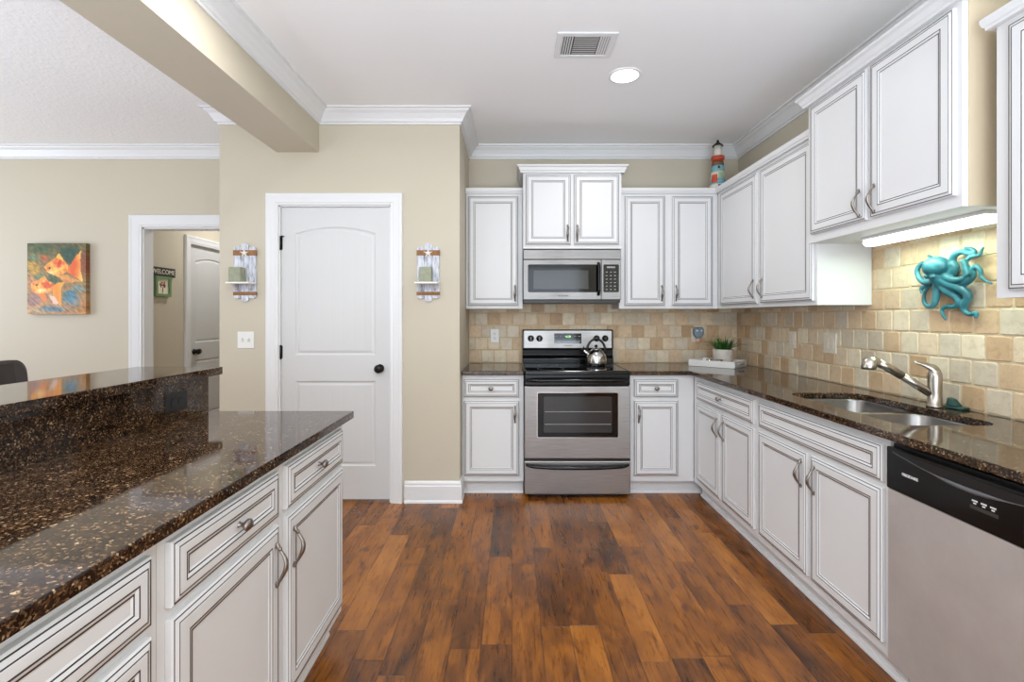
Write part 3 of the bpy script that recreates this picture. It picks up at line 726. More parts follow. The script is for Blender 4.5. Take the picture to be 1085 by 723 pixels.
# ------------------------------------------------------------------ microwave
MX, MY = 0.0875, 3.735
mw = thing('microwave', 'over-the-range stainless microwave above the cooktop', 'microwave', (MX, MY, 1.418))
MWD, MH = 0.759, 0.4165
MB().box(0.0005, MWD-0.0005, 0.03, 0.382, 0.003, MH).build('body', 'blackmat', mw)
MB().box(0.0, MWD, 0.004, 0.030, 0.336, MH-0.003).build('vent_band', 'mwsteel_dimmed', mw, bevel=0.004)
MB().box(0.0, 0.605, 0.0, 0.030, 0.022, 0.332).build('door', 'mwsteel_dimmed', mw, bevel=0.004)
md = mw.children[-1]
MB().box(0.607, MWD, 0.0, 0.030, 0.022, 0.332).build('control_column', 'mwsteel_dimmed', mw, bevel=0.004)
mc = mw.children[-1]
MB().box(0.01, MWD-0.01, 0.008, 0.36, -0.002, 0.020).build('base', 'blackmat', mw)
rpanel(MB(), 0.036, 0.600, 0.080, 0.296, -0.002, 0.002, 0.012).build('door_window', 'blackglass', md)
rpanel(MB(), 0.080, 0.505, 0.105, 0.250, -0.0028, -0.001, 0.004).build('window_screen', 'ovenint', md)
rpanel(MB(), 0.622, 0.742, 0.080, 0.296, -0.002, 0.002, 0.010).build('keypad', 'blackglass', mc)
k = MB()
for i in range(3):
    for j in range(6): k.box(0.640+i*0.032, 0.654+i*0.032, -0.003, -0.0018, 0.098+j*0.027, 0.104+j*0.027)
k.box(0.648, 0.712, -0.003, -0.0018, 0.268, 0.280)
k.build('key_pattern', 'grey', mc)
MB().tube([(0.582, -0.002, 0.305), (0.582, -0.026, 0.288), (0.582, -0.034, 0.250), (0.582, -0.034, 0.120), (0.582, -0.026, 0.080), (0.582, -0.002, 0.062)], 0.012, 12, sub=3).build('handle', 'black', md)
text('brand_lettering', 'FRIGIDAIRE', 0.016, 'slot', md, (0.31, -0.001, 0.052))

# ------------------------------------------------------------------ dishwasher (local x towards the camera)
dw = thing('dishwasher', 'stainless dishwasher with black control panel below the granite counter', 'dishwasher', (1.331, 1.687, 0), -PI/2)
DWW = 0.605
MB().box(0.002, DWW-0.002, 0.006, 0.58, 0.10, 0.866).build('body', 'blackmat', dw)
MB().box(0.002, DWW-0.002, 0.06, 0.075, 0.0, 0.0995).sweep([(0.002, 0.06), (DWW-0.002, 0.06)], [(0, 0), (0.013, 0), (0.013, 0.008), (0.008, 0.018), (0, 0.022)]).build('toe_kick', 'cab', dw)
MB().box(0.004, DWW-0.004, -0.018, 0.005, 0.108, 0.712).build('door_panel', 'dwsteel', dw, bevel=0.003)
cpn = MB().box(0.003, DWW-0.003, -0.022, 0.005, 0.714, 0.858).build('control_panel', 'black', dw, bevel=0.004)
arc = []
for i in range(21):
    u = -1+2*i/20; arc.append((DWW/2+u*0.268, 0.812+0.033*abs(u)**1.7))
pk = MB(); up = [(x, 0.846+0.002*math.cos((x-DWW/2)*5)) for x, z in arc]
pts = [(x, z) for x, z in arc]+up[::-1][1:-1]
pk.loops([[(x, -0.0226, z) for x, z in pts]], [], True, 0).build('handle_pocket', 'blackmat', cpn)
MB().tube([(x, -0.024, z) for x, z in arc], [0.0012]*6+[0.002, 0.004, 0.006, 0.007, 0.007, 0.007, 0.006, 0.004, 0.002]+[0.0012]*6, 8, flat=(0.7, 1)).build('handle', 'lip', cpn)
text('brand_lettering', 'FRIGIDAIRE', 0.0125, 'letters', cpn, (0.104, -0.0226, 0.781), bold=0.0003)
k = MB()
for i in range(3): k.box(0.318+i*0.026, 0.334+i*0.026, -0.0232, -0.0218, 0.786, 0.790).box(0.322+i*0.026, 0.330+i*0.026, -0.0232, -0.0218, 0.779, 0.783)
k.build('buttons', 'letters', cpn)
k = MB().box(0.312, 0.392, -0.0230, -0.0218, 0.764, 0.774).build('button_row', 'slot', cpn)

# ------------------------------------------------------------------ lamps
def downlight(x, y, label, power, vis=True):
    t = thing('ceiling_light', label, 'light', (x, y, CEIL), group='recessed ceiling lights')
    m = MB().lathe([(0.098, -0.0005), (0.098, -0.004), (0.094, -0.007), (0.082, -0.007), (0.080, -0.003)], n=36, cap=False).build('trim_ring', 'trim', t)
    MB().lathe([(0.0805, -0.0035), (0.04, -0.0045), (0, -0.0048)], n=36, cap=False).build('lens', 'lamp', t)
    l = bpy.data.lights.new('bulb', 'AREA'); l.shape = 'DISK'; l.size = 0.15; l.energy = power; l.color = (0.97, 0.98, 0.98); l.spread = math.radians(165)
    o = bpy.data.objects.new('bulb', l); COL.objects.link(o); o.parent = t; o.location = (0, 0, -0.012)
    return t
downlight(0.678, 2.894, 'lit recessed ceiling light near the vent', 9)
downlight(-0.97, 1.95, 'lit recessed ceiling light beside the ceiling beam', 9)
downlight(-0.97, -0.3, 'lit recessed ceiling light over the near island end', 36)
downlight(-2.75, 5.3, 'added unseen ceiling light brightening the hall', 16)  # extra lamp added out of view to brighten the hall
downlight(-3.8, 2.2, 'lit recessed ceiling light in the room beyond the bar', 2)
ul = thing('under_cabinet_light', 'lit fluorescent light strip under the cabinet over the sink', 'light', (1.775, 2.075, 1.655))
MB().box(-0.045, 0.045, -0.315, 0.315, 0.032, 0.0445).build('housing', 'whiteplastic', ul)
m = MB(); sec = [(-0.036, 0.032), (-0.038, 0.016), (-0.026, 0.003), (0.0, 0.0), (0.026, 0.003), (0.038, 0.016), (0.036, 0.032)]
m.rings([[(x, y, z) for x, z in sec] for y in (-0.31, 0.31)], 0, False, True).build('lens', 'tube', ul)
l = bpy.data.lights.new('tube_light', 'AREA'); l.shape = 'RECTANGLE'; l.size = 0.07; l.size_y = 0.6; l.energy = 3.4; l.color = (0.78, 1.0, 0.82)
o = bpy.data.objects.new('tube_light', l); COL.objects.link(o); o.parent = ul; o.location = (0, 0, -0.004)
# vent
vt = thing('air_vent', 'white louvred air vent in the kitchen ceiling', 'vent', (0.389, 2.570, CEIL))
vs, fs = plate_holes([(-0.157, -0.12), (0.157, -0.12), (0.157, 0.12), (-0.157, 0.12)], [[(-0.128, -0.09), (0.128, -0.09), (0.128, 0.09), (-0.128, 0.09)]], -0.008, -0.0008)
MB().add(vs, fs).build('frame', 'trim', vt, bevel=0.003)
MB().box(-0.128, 0.128, -0.09, 0.09, -0.0022, -0.0012).build('backing', 'slot', vt)
m = MB()
for sgn in (-1, 1):
    for i in range(5):
        x = sgn*(0.074+i*0.0125)
        m.rings([[(x-0.0045, y, -0.0075), (x-0.003, y, -0.0082), (x+0.0045, y, -0.0030), (x+0.003, y, -0.0024)] if sgn < 0 else [(x+0.0045, y, -0.0075), (x+0.003, y, -0.0082), (x-0.0045, y, -0.0030), (x-0.003, y, -0.0024)] for y in (-0.09, 0.09)], 0, False, True)
for i in range(11):
    y = -0.085+i*0.017
    m.rings([[(x, y-0.008, -0.0076), (x, y-0.006, -0.0084), (x, y+0.0085, -0.0034), (x, y+0.007, -0.0026)] for x in (-0.064, 0.064)], 0, False, True)
m.build('louvres', 'trim', vt)
tag(MB().lathe([(0.075, 0.038), (0.075, 0.016), (0.068, 0.006), (0.05, 0), (0, 0)], (-2.05, 2.085, CEIL-0.0385), n=32).build('smoke_detector', 'whiteplastic'), 'round white smoke detector on the ceiling beyond the beam', 'smoke detector')

# ------------------------------------------------------------------ switches, outlets (plates in local x-z, out along -y)
def plate(name, label, cat, loc, rz, w, h, mat, kind, group=None, n=1):
    t = thing(name, label, cat, loc, rz, group)
    m = MB(); L = []
    for ins, y in ((0, 0), (0, -0.003), (0.004, -0.006)):
        L.append([(x, y, z) for x, z in rrect(-w/2+ins, w/2-ins, -h/2+ins, h/2-ins, 0.005, 3)])
    m.loops(L, [0, 0], True, 0, True).build('cover_plate', mat, t)
    for i in range(n):
        cx = (i-(n-1)/2)*0.046
        if kind == 'toggle':
            MB().box(cx-0.006, cx+0.006, -0.0075, -0.006, -0.013, 0.013).add([(cx-0.004, -0.0075, -0.006), (cx+0.004, -0.0075, -0.006), (cx+0.004, -0.0075, 0.006), (cx-0.004, -0.0075, 0.006), (cx-0.003, -0.017, 0.004), (cx+0.003, -0.017, 0.004), (cx+0.003, -0.015, 0.011), (cx-0.003, -0.015, 0.011)],
                [(4, 5, 6, 7), (0, 1, 5, 4), (2, 3, 7, 6), (3, 0, 4, 7), (1, 2, 6, 5)]).build('toggle', mat, t)
            MB().box(cx-0.0068, cx+0.0068, -0.0066, -0.0058, -0.0138, 0.0138).build('toggle_slot', 'slot' if mat == 'whiteplastic' else mat, t)
        elif kind == 'outlet':
            for s_ in (-1, 1):
                r = rpanel(MB(), cx-0.016, cx+0.016, s_*0.0195-0.014, s_*0.0195+0.014, -0.0075, -0.005, 0.010).build('receptacle', mat, t)
                z = s_*0.0195
                MB().box(cx-0.0075, cx-0.0045, -0.0080, -0.007, z-0.001, z+0.008).box(cx+0.0045, cx+0.0075, -0.0080, -0.007, z-0.001, z+0.008).box(cx-0.0025, cx+0.0025, -0.0080, -0.007, z-0.010, z-0.005).build('slots', 'slot', r)
        elif kind == 'decora':
            rpanel(MB(), cx-0.0165, cx+0.0165, -0.033, 0.033, -0.009, -0.005, 0.003).build('rocker', mat, t)
    return t
plate('light_switch', 'white double light switch on the pantry wall', 'light switch', (-1.873, YP-0.0005, 1.144), 0, 0.116, 0.118, 'whiteplastic', 'toggle', None, 2)
plate('wall_outlet', 'white outlet on the tiles left of the range', 'outlet', (-0.147, YB-0.0105, 1.143), 0, 0.075, 0.118, 'whiteplastic', 'outlet')
plate('wall_outlet', 'beige outlet on the tiles behind the plug-in freshener', 'outlet', (1.570, YB-0.0105, 1.150), 0, 0.075, 0.118, 'tileplate', 'outlet')
plate('light_switch', 'narrow single switch plate on the right tiles nearer the corner', 'light switch', (XR-0.0105, 3.305, 1.150), -PI/2, 0.078, 0.118, 'tileplate', 'decora')
plate('light_switch', 'wide double switch plate on the right tiles nearer the sink', 'light switch', (XR-0.0105, 2.918, 1.146), -PI/2, 0.118, 0.122, 'tileplate', 'decora', None, 2)
po = plate('wall_outlet', 'black outlet set sideways in the granite riser of the bar', 'outlet', (-1.2747, 1.826, 0.988), PI/2, 0.118, 0.074, 'blackmat', 'none')
m = MB()
for s_ in (-1, 1): rpanel(MB(), s_*0.0195-0.014, s_*0.0195+0.014, -0.016, 0.016, -0.0075, -0.005, 0.010).build('receptacle', 'black', po)
# plug-in freshener
M['bluegrey'] = simple('blue-grey plastic', (120, 138, 150), 0.3, var=0.05)
M['peach'] = simple('peach scented oil', (214, 170, 140), 0.25, var=0.03)
af = thing('air_freshener', 'blue-grey plug-in air freshener in the outlet by the tray', 'air freshener', (1.583, YB-0.0186, 1.172))
m = MB(); L = []
for y, sc in ((0, 0.80), (-0.012, 1.0), (-0.032, 1.0), (-0.044, 0.86), (-0.048, 0.6)):
    L.append([(x*sc, y, z*sc) for x, z in [(-0.030, 0.048), (0.030, 0.048), (0.042, 0.034), (0.043, -0.010), (0.030, -0.036), (0.012, -0.050), (-0.012, -0.050), (-0.030, -0.036), (-0.043, -0.010), (-0.042, 0.034)]])
m.loops(L, [0]*4, True, 0, True).build('body', 'bluegrey', af, bevel=0.003)
for s_ in (-1, 1): MB().lathe([(0.008, 0), (0.007, 0.004), (0, 0.005)], (s_*0.018, -0.0465, 0.018), '-y', 14).build('button', 'whiteplastic', af)
MB().lathe([(0.016, -0.082), (0.018, -0.075), (0.018, -0.056), (0.010, -0.046), (0.010, -0.040)], (0, -0.024, 0), n=16).build('oil_bottle', 'peach', af)

# ------------------------------------------------------------------ tray, cups, plant
tr = thing('serving_tray', 'white square tray with pale handles in the counter corner', 'tray', (1.638, 3.842, 0.9145), -PI/4)
TW, TD = 0.178, 0.128
m = MB().box(-TW, TW, -TD, TD, 0, 0.008).box(-TW, TW, -TD, -TD+0.011, 0.008, 0.050).box(-TW, TW, TD-0.011, TD, 0.008, 0.050).box(-TW, -TW+0.011, -TD+0.011, TD-0.011, 0.008, 0.050).box(TW-0.011, TW, -TD+0.011, TD-0.011, 0.008, 0.050)
m.build('body', 'whiteplastic', tr, bevel=0.002)
for s_ in (-1, 1):
    MB().tube([(s_*TW, -0.05, 0.030), (s_*(TW+0.010), -0.047, 0.030), (s_*(TW+0.018), -0.03, 0.030), (s_*(TW+0.018), 0.03, 0.030), (s_*(TW+0.010), 0.047, 0.030), (s_*TW, 0.05, 0.030)], 0.0055, 10, sub=2).build('handle', 'chrome', tr)
M['pot'] = simple('whitewashed clay', (205, 198, 188), 0.75, var=0.10, scale=25)
M['soil'] = simple('dark soil', (46, 36, 28), 0.9, var=0.2, scale=80)
t_ = NT('grass green leaves'); n_ = t_.noise(t_.coord(), 22, 3)
t_.p(Base_Color=t_.ramp(n_, [(0.3, lin((20, 56, 18))), (0.55, lin((48, 104, 32))), (0.75, lin((110, 166, 64)))]), Roughness=0.45); M['leaf'] = t_.m
pp = thing('potted_plant', 'green grass plant in a whitewashed pot on the tray', 'plant', (1.686, 3.848, 0.9230))
MB().lathe([(0.066, 0), (0.070, 0.003), (0.077, 0.120), (0.077, 0.126), (0.071, 0.126), (0.067, 0.105)], n=32, cap=True).build('pot', 'pot', pp)
MB().lathe([(0.067, 0.110), (0, 0.112)], n=32, cap=False).build('soil', 'soil', pp)
m = MB()
for i in range(230):
    a = random.uniform(0, 2*PI); r0 = 0.055*math.sqrt(random.random()); ln = random.uniform(0.10, 0.20); sp_ = random.uniform(0.1, 1.15)*(0.4+r0/0.055)
    p0 = Vector((r0*math.cos(a), r0*math.sin(a), 0.112)); d = Vector((math.cos(a+random.uniform(-.6, .6)), math.sin(a+random.uniform(-.6, .6)), 0))
    w = random.uniform(0.003, 0.0055); side = Vector((-d.y, d.x, 0)); vsb = []
    for k_ in range(5):
        u = k_/4; q = p0+d*(ln*sp_*0.55*u**1.4)+Vector((0, 0, ln*0.72*(u-0.42*sp_*u*u)))
        ww = w*(1-u)**0.7; vsb += [tuple(q-side*ww+Vector((0, 0, 0.001))), tuple(q), tuple(q+side*ww+Vector((0, 0, 0.001)))]
    fsb = []
    for k_ in range(4):
        b_ = k_*3; fsb += [(b_, b_+1, b_+4, b_+3), (b_+1, b_+2, b_+5, b_+4)]
    m.add(vsb, fsb, 0, True)
m.build('foliage', 'leaf', pp, fix=False)
def cup(name, label, loc):
    t = thing(name, label, 'cup', loc, 0, 'small cups on the tray')
    MB().lathe([(0.020, 0), (0.022, 0.002), (0.026, 0.050), (0.024, 0.050), (0.021, 0.03)], n=20).build('glass', 'chrome', t)
    MB().lathe([(0.0212, 0.031), (0.0216, 0.036), (0, 0.036)], n=20).build('candle', 'whiteplastic', t)
cup('small_cup', 'small round silvery cup on the tray left of the pot', (1.567, 3.814, 0.9228))
cup('small_cup', 'small round silvery cup on the tray right in front of the pot', (1.621, 3.760, 0.9228))

# ------------------------------------------------------------------ lighthouse on the cabinets
M['lh_white'] = simple('weathered white paint', (214, 208, 196), 0.6, var=0.06, scale=40)
M['lh_red'] = simple('weathered red paint', (186, 74, 50), 0.6, var=0.15, scale=40)
M['lh_blue'] = simple('weathered turquoise paint', (112, 168, 182), 0.6, var=0.12, scale=40)
M['lh_brown'] = simple('rusty brown paint', (116, 76, 48), 0.6, var=0.15, scale=40)
M['lh_green'] = simple('pale green paint', (150, 176, 142), 0.6, var=0.1, scale=40)
lh = thing('lighthouse_ornament', 'striped toy lighthouse standing on the corner wall cabinets', 'ornament', (1.655, 3.872, 2.2925))
def seg(z0, z1, r0, r1, mat, name, n=20): return MB().lathe([(r0, z0), (r1, z1)], n=n).build(name, mat, lh)
R_ = lambda z: 0.066-0.085*z
bands = [(0, 0.035, 'lh_brown'), (0.035, 0.075, 'lh_white'), (0.075, 0.115, 'lh_blue'), (0.115, 0.175, 'lh_white'), (0.175, 0.185, 'lh_green'), (0.185, 0.225, 'lh_blue'), (0.225, 0.262, 'lh_brown')]
for a_, b_, mt in bands: seg(a_, b_, R_(a_), R_(b_), mt, 'tower_band')
m = MB(); m.lathe([(0.030, 0.262), (0.050, 0.280), (0.052, 0.285), (0.050, 0.288), (0.050, 0.302), (0.046, 0.302), (0.046, 0.288), (0.02, 0.287)], n=20).build('gallery', 'lh_red', lh)
seg(0.287, 0.388, 0.034, 0.030, 'lh_white', 'lantern_room', 8)
MB().lathe([(0.044, 0.388), (0.040, 0.394), (0.016, 0.414), (0.007, 0.424), (0.010, 0.430), (0.004, 0.437), (0, 0.438)], n=12).build('roof', 'bronze', lh)
m = MB(); mats_ = ['lh_red', 'lh_white', 'slot']
def patch(a0, a1, z0, z1, mt, name):
    rs = []
    for k_ in range(6):
        a = a0+(a1-a0)*k_/5
        rs.append([((R_(z)+e)*math.cos(a), (R_(z)+e)*math.sin(a), z) for z, e in ((z0, -0.001), (z0, 0.003), (z1, 0.003), (z1, -0.001))])
    MB().rings(rs, 0, False, True).build(name, mt, lh)
patch(-2.85, -2.0, 0.085, 0.150, 'lh_red', 'painted_patch'); patch(-1.9, -1.1, 0.118, 0.165, 'lh_green', 'painted_patch')
patch(-1.95, -1.65, 0.196, 0.218, 'slot', 'window'); patch(-1.9, -1.6, 0.045, 0.066, 'slot', 'window')

# ------------------------------------------------------------------ octopus on the right tiles
t_ = NT('weathered turquoise resin'); n_ = t_.noise(t_.coord(), 14, 4); g_ = t_.n('ShaderNodeNewGeometry')
c_ = t_.ramp(n_, [(0.3, lin((26, 84, 94))), (0.55, lin((54, 124, 134))), (0.8, lin((92, 156, 163)))])
t_.p(Base_Color=c_, Roughness=0.42); M['octo'] = t_.m
def ow(px, py, dep):     # wall coordinates of the sculpture
    u = 960+px/7.23; v = 250+py/7.23
    y = 510*1.90/(u-542.5); z = 1.31-(v-335.5)*y/510
    return (XR-0.012-dep-1.90, y-2.13, z-1.45)
PXM = 1/7.23*2.12/510*1.06
oc = MB()
def tent(pts, r0, r1, d0=0.035, d1=0.016, deps=None):
    n = len(pts); P = []; R = []
    for i, (a, b) in enumerate(pts):
        u = i/(n-1); P.append(ow(a, b, deps[i] if deps else d0+(d1-d0)*min(1, u*1.6))); R.append((r0+(r1-r0)*u**0.8)*PXM)
    oc.tube(P, R, 12, sub=5)
hc_ = Vector(ow(268, 238, 0.050))
oc.rings([[tuple(hc_+Vector((0.046*math.sin(PI*k/12-PI/2)*-1*0+0.044*math.cos(PI*k/12)*0, 0, 0))+Vector((0.042*math.sin(PI*k/12)*math.cos(a), 0.060*math.sin(PI*k/12)*math.sin(a), 0.046*math.cos(PI*k/12)))) for a in [2*PI*j/20 for j in range(20)]] for k in range(1, 12)], 0, True, True)
oc.tube([tuple(hc_+Vector((0.0, 0.0, 0.0))), ow(275, 330, 0.042), ow(290, 390, 0.032)], [0.040, 0.032, 0.018], 16, sub=4)
tent([(250, 335), (200, 352), (140, 356), (95, 322), (76, 262), (102, 215), (150, 205), (182, 190), (170, 165), (148, 152)], 26, 10)
tent([(230, 300), (180, 290), (160, 330), (165, 375), (120, 392), (96, 405), (104, 440)], 26, 11, 0.028)
tent([(255, 360), (240, 430), (222, 500), (190, 538), (145, 536), (118, 500), (122, 440), (150, 400)], 30, 10)
tent([(280, 370), (330, 430), (385, 470), (400, 515), (360, 542), (300, 540), (258, 562), (262, 605), (288, 645)], 34, 8)
tent([(300, 340), (370, 378), (440, 415), (472, 465), (432, 525), (425, 570), (470, 602), (515, 590), (512, 632)], 38, 11, 0.042)
tent([(320, 310), (390, 340), (460, 330), (505, 280), (545, 235), (575, 270), (578, 310), (612, 342), (665, 368)], 30, 7, 0.045, 0.03)
tent([(330, 330), (400, 365), (470, 355), (515, 315), (520, 270), (475, 235), (475, 190), (520, 160), (575, 148), (590, 115), (608, 84)], 30, 7, 0.03, 0.035)
tent([(350, 290), (378, 240), (356, 195), (380, 145), (435, 122), (490, 138), (530, 125), (505, 100), (452, 94)], 32, 10, 0.03, 0.03)
for i in range(16):      # suckers along the raised arm
    u = i/15; q = Vector(ow(518-45*u+14*(i % 2), 300-110*u, 0.058-0.008*u)); oc.lathe([(0.007, -0.010), (0.0075, 0.006), (0.005, 0.008), (0.003, 0.004)], tuple(q), '-x', 8)
for s_ in (-1, 1):
    q = Vector(ow(262+s_*26, 312, 0.072)); oc.lathe([(0.0, 0.012), (0.008, 0.008), (0.010, 0), (0.008, -0.01)], tuple(q), '-x', 10)
octo = thing('octopus_sculpture', 'turquoise octopus wall sculpture on the tiles over the faucet', 'sculpture', (1.90, 2.13, 1.45))
ob = oc.build('body', 'octo', octo)
rm = ob.modifiers.new('remesh', 'REMESH'); rm.mode = 'VOXEL'; rm.voxel_size = 0.0028; rm.use_smooth_shade = True
sm_ = ob.modifiers.new('smooth', 'SMOOTH'); sm_.iterations = 3; sm_.factor = 0.5

# ------------------------------------------------------------------ goldfish painting
def poly_in(pt, poly):
    x, y = pt; ins = False; j = len(poly)-1
    for i in range(len(poly)):
        xi, yi = poly[i]; xj, yj = poly[j]
        if (yi > y) != (yj > y) and x < (xj-xi)*(y-yi)/(yj-yi)+xi: ins = not ins
        j = i
    return ins
def fish_color(s, t):
    nz = lambda a, b, k=0: noise.noise(Vector((a, b, k)))
    wx = s+0.025*nz(s*9, t*9, 1)+0.012*nz(s*24, t*24, 2); wy = t+0.025*nz(s*9, t*9, 5)+0.012*nz(s*24, t*24, 6)
    def blend(c, c2, w): w = max(0, min(1, w)); return tuple(a+(b-a)*w for a, b in zip(c, c2))
    def blob(c, c2, cx, cy, rx, ry, k=1.0):
        d = ((wx-cx)/rx)**2+((wy-cy)/ry)**2+0.55*nz(s*22+cx*9, t*22, 14)+0.35*nz(s*11-t*9, t*40, 15); return blend(c, c2, k*max(0, 1.15-d))
    c = blend((116, 104, 58), (198, 150, 104), (wy-0.12)*1.3)
    for c2, cx, cy, rx, ry, k in (((58, 92, 44), .25, .05, .25, .10, .8), ((34, 74, 56), .72, .15, .22, .14, 1), ((88, 84, 50), .5, .03, .5, .06, .7), ((198, 100, 50), .27, .22, .12, .06, .9), ((214, 164, 60), .10, .36, .16, .12, .8),
        ((110, 150, 110), .12, .20, .12, .06, .6), ((150, 76, 44), .93, .30, .12, .22, .9), ((210, 150, 110), .07, .55, .12, .12, .7), ((70, 96, 60), .47, .52, .14, .08, .9), ((120, 146, 110), .22, .47, .12, .05, .7), ((58, 100, 96), .70, .74, .10, .08, .9), ((86, 140, 168), .75, .78, .14, .12, .9),
        ((96, 136, 158), .42, .93, .28, .05, .9), ((120, 150, 150), .86, .64, .12, .06, .8), ((168, 130, 128), .10, .80, .16, .12, .8), ((196, 132, 58), .90, .90, .2, .12, .7), ((140, 158, 168), .82, .85, .12, .10, .6), ((210, 190, 150), .15, .95, .16, .05, .6)):
        c = blob(c, c2, cx, cy, rx, ry, k)
    st = nz(s*6+t*14, t*30-s*22, 9); c = tuple(max(0, min(255, v*(0.90+0.30*st))) for v in c)
    P = (wx, wy)
    # upper fish
    if poly_in(P, [(.66, .36), (.82, .20), (.93, .08), (.90, .26), (.95, .55), (.84, .48), (.70, .42)]):
        c = blend((240, 196, 96), (222, 92, 30), 1.25-abs((wx-.78)/.16)-abs(wy-.33)*1.8)
    if poly_in(P, [(.42, .28), (.55, .15), (.60, .22), (.66, .30), (.60, .36)]): c = (238, 178, 70)
    if poly_in(P, [(.52, .46), (.66, .44), (.94, .54), (.86, .55), (.62, .56)]): c = blend((236, 176, 90), (190, 110, 60), .5+.6*st)
    d = ((wx-.50)/.195)**2+((wy-.34)/.115)**2
    if d < 1:
        c = blend((244, 190, 84), (230, 120, 44), d*.6)
        c = blob(c, (206, 52, 22), .53, .29, .10, .07, 1)
        c = blob(c, (250, 224, 150), .42, .41, .10, .04, .8)
        c = blend(c, (250, 214, 120), max(0, nz(s*30+t*12, t*16, 21))*1.1); c = blend(c, (196, 70, 24), max(0, nz(s*26-t*10, t*20, 22))*0.9)
        if ((wx-.385)/.022)**2+((wy-.345)/.022)**2 < 1: c = (96, 30, 20)
    # lower fish
    if poly_in(P, [(.42, .62), (.62, .53), (.57, .70), (.60, .90), (.50, .82), (.44, .70)]): c = blend((240, 186, 70), (226, 110, 36), .6-.9*abs(wx-.5)*4)
    if poly_in(P, [(.38, .74), (.46, .74), (.54, .86), (.44, .86)]): c = (232, 196, 176)
    if poly_in(P, [(.18, .52), (.28, .46), (.36, .52), (.44, .62)]): c = (236, 150, 64)
    if poly_in(P, [(.20, .72), (.32, .72), (.34, .84), (.26, .84)]): c = (226, 130, 64)
    d = ((wx-.25)/.205)**2+((wy-.62)/.105)**2
    if d < 1:
        c = blend((244, 184, 84), (226, 112, 48), d*.7)
        c = blob(c, (214, 70, 26), .33, .59, .10, .06, 1)
        c = blob(c, (250, 218, 150), .24, .68, .12, .035, .9)
        c = blend(c, (250, 214, 120), max(0, nz(s*30+t*12, t*16, 23))*1.1); c = blend(c, (196, 70, 24), max(0, nz(s*26-t*10, t*20, 24))*0.9)
        if ((wx-.17)/.02)**2+((wy-.585)/.02)**2 < 1: c = (110, 34, 20)
    return c
pw, ph, pd = 0.498, 0.602, 0.040
NX, NY = 84, 100
m = MB(); vs = []; cols = []
for j in range(NY+1):
    for i in range(NX+1):
        vs.append((-pw/2+pw*i/NX, -pd, ph*(1-j/NY))); cols.append(fish_color(i/NX, j/NY))
fs = [(j*(NX+1)+i, (j+1)*(NX+1)+i, (j+1)*(NX+1)+i+1, j*(NX+1)+i+1) for j in range(NY) for i in range(NX)]
m.add(vs, fs)
for side in ('r', 'l', 't', 'b'):
    n = NY if side in 'rl' else NX; vv = []
    for k_ in range(n+1):
        if side in 'rl':
            x = pw/2 if side == 'r' else -pw/2; z = ph*(1-k_/n); cc = fish_color(0.97 if side == 'r' else 0.03, k_/n); p = (x, z)
        else:
            z = ph if side == 't' else 0; x = -pw/2+pw*k_/n; cc = fish_color(k_/n, 0.03 if side == 't' else 0.97); p = (x, z)
        vv += [(p[0], -pd, p[1]), (p[0], 0, p[1])]; cols += [cc, cc]
    m.add(vv, [(2*k_, 2*k_+1, 2*k_+3, 2*k_+2) for k_ in range(n)])
pt = thing('painting', 'colourful goldfish canvas painting on the beige wall beyond the bar', 'painting', (-3.869, YB-0.001, 1.331))
po_ = m.build('canvas', 'canvas', pt, fix=False)
at = po_.data.color_attributes.new('Col', 'FLOAT_COLOR', 'POINT')
for i, cc in enumerate(cols): at.data[i].color = (*lin(cc), 1)
MB().box(-pw/2+0.005, pw/2-0.005, -pd+0.002, -0.0003, 0.005, ph-0.005).build('stretcher_frame', 'maple', pt)

# ------------------------------------------------------------------ shelf plaques
t_ = NT('whitewashed blue-grey boards'); n_ = t_.noise(t_.coord((14, 14, 2.5)), 6, 5, 0.6, 0.5)
t_.p(Base_Color=t_.ramp(n_, [(0.30, lin((120, 112, 112))), (0.45, lin((184, 188, 200))), (0.62, lin((218, 220, 224)))]), Roughness=0.75); t_.bump(n_, 0.2, 0.003); M['plank'] = t_.m
t_ = NT('brown jute band'); n_ = t_.noise(t_.coord((1, 1, 10)), 50, 3)
t_.p(Base_Color=t_.ramp(n_, [(0.3, lin((112, 76, 46))), (0.7, lin((168, 124, 82)))]), Roughness=0.9); t_.bump(n_, 0.4, 0.003); M['jute'] = t_.m
M['star'] = simple('white starfish', (234, 230, 222), 0.7, var=0.04, scale=90)
M['sage'] = simple('sage green painted box', (146, 150, 128), 0.7, var=0.12, scale=30)
M['candle_dark'] = simple('dark print', (88, 86, 84), 0.7)
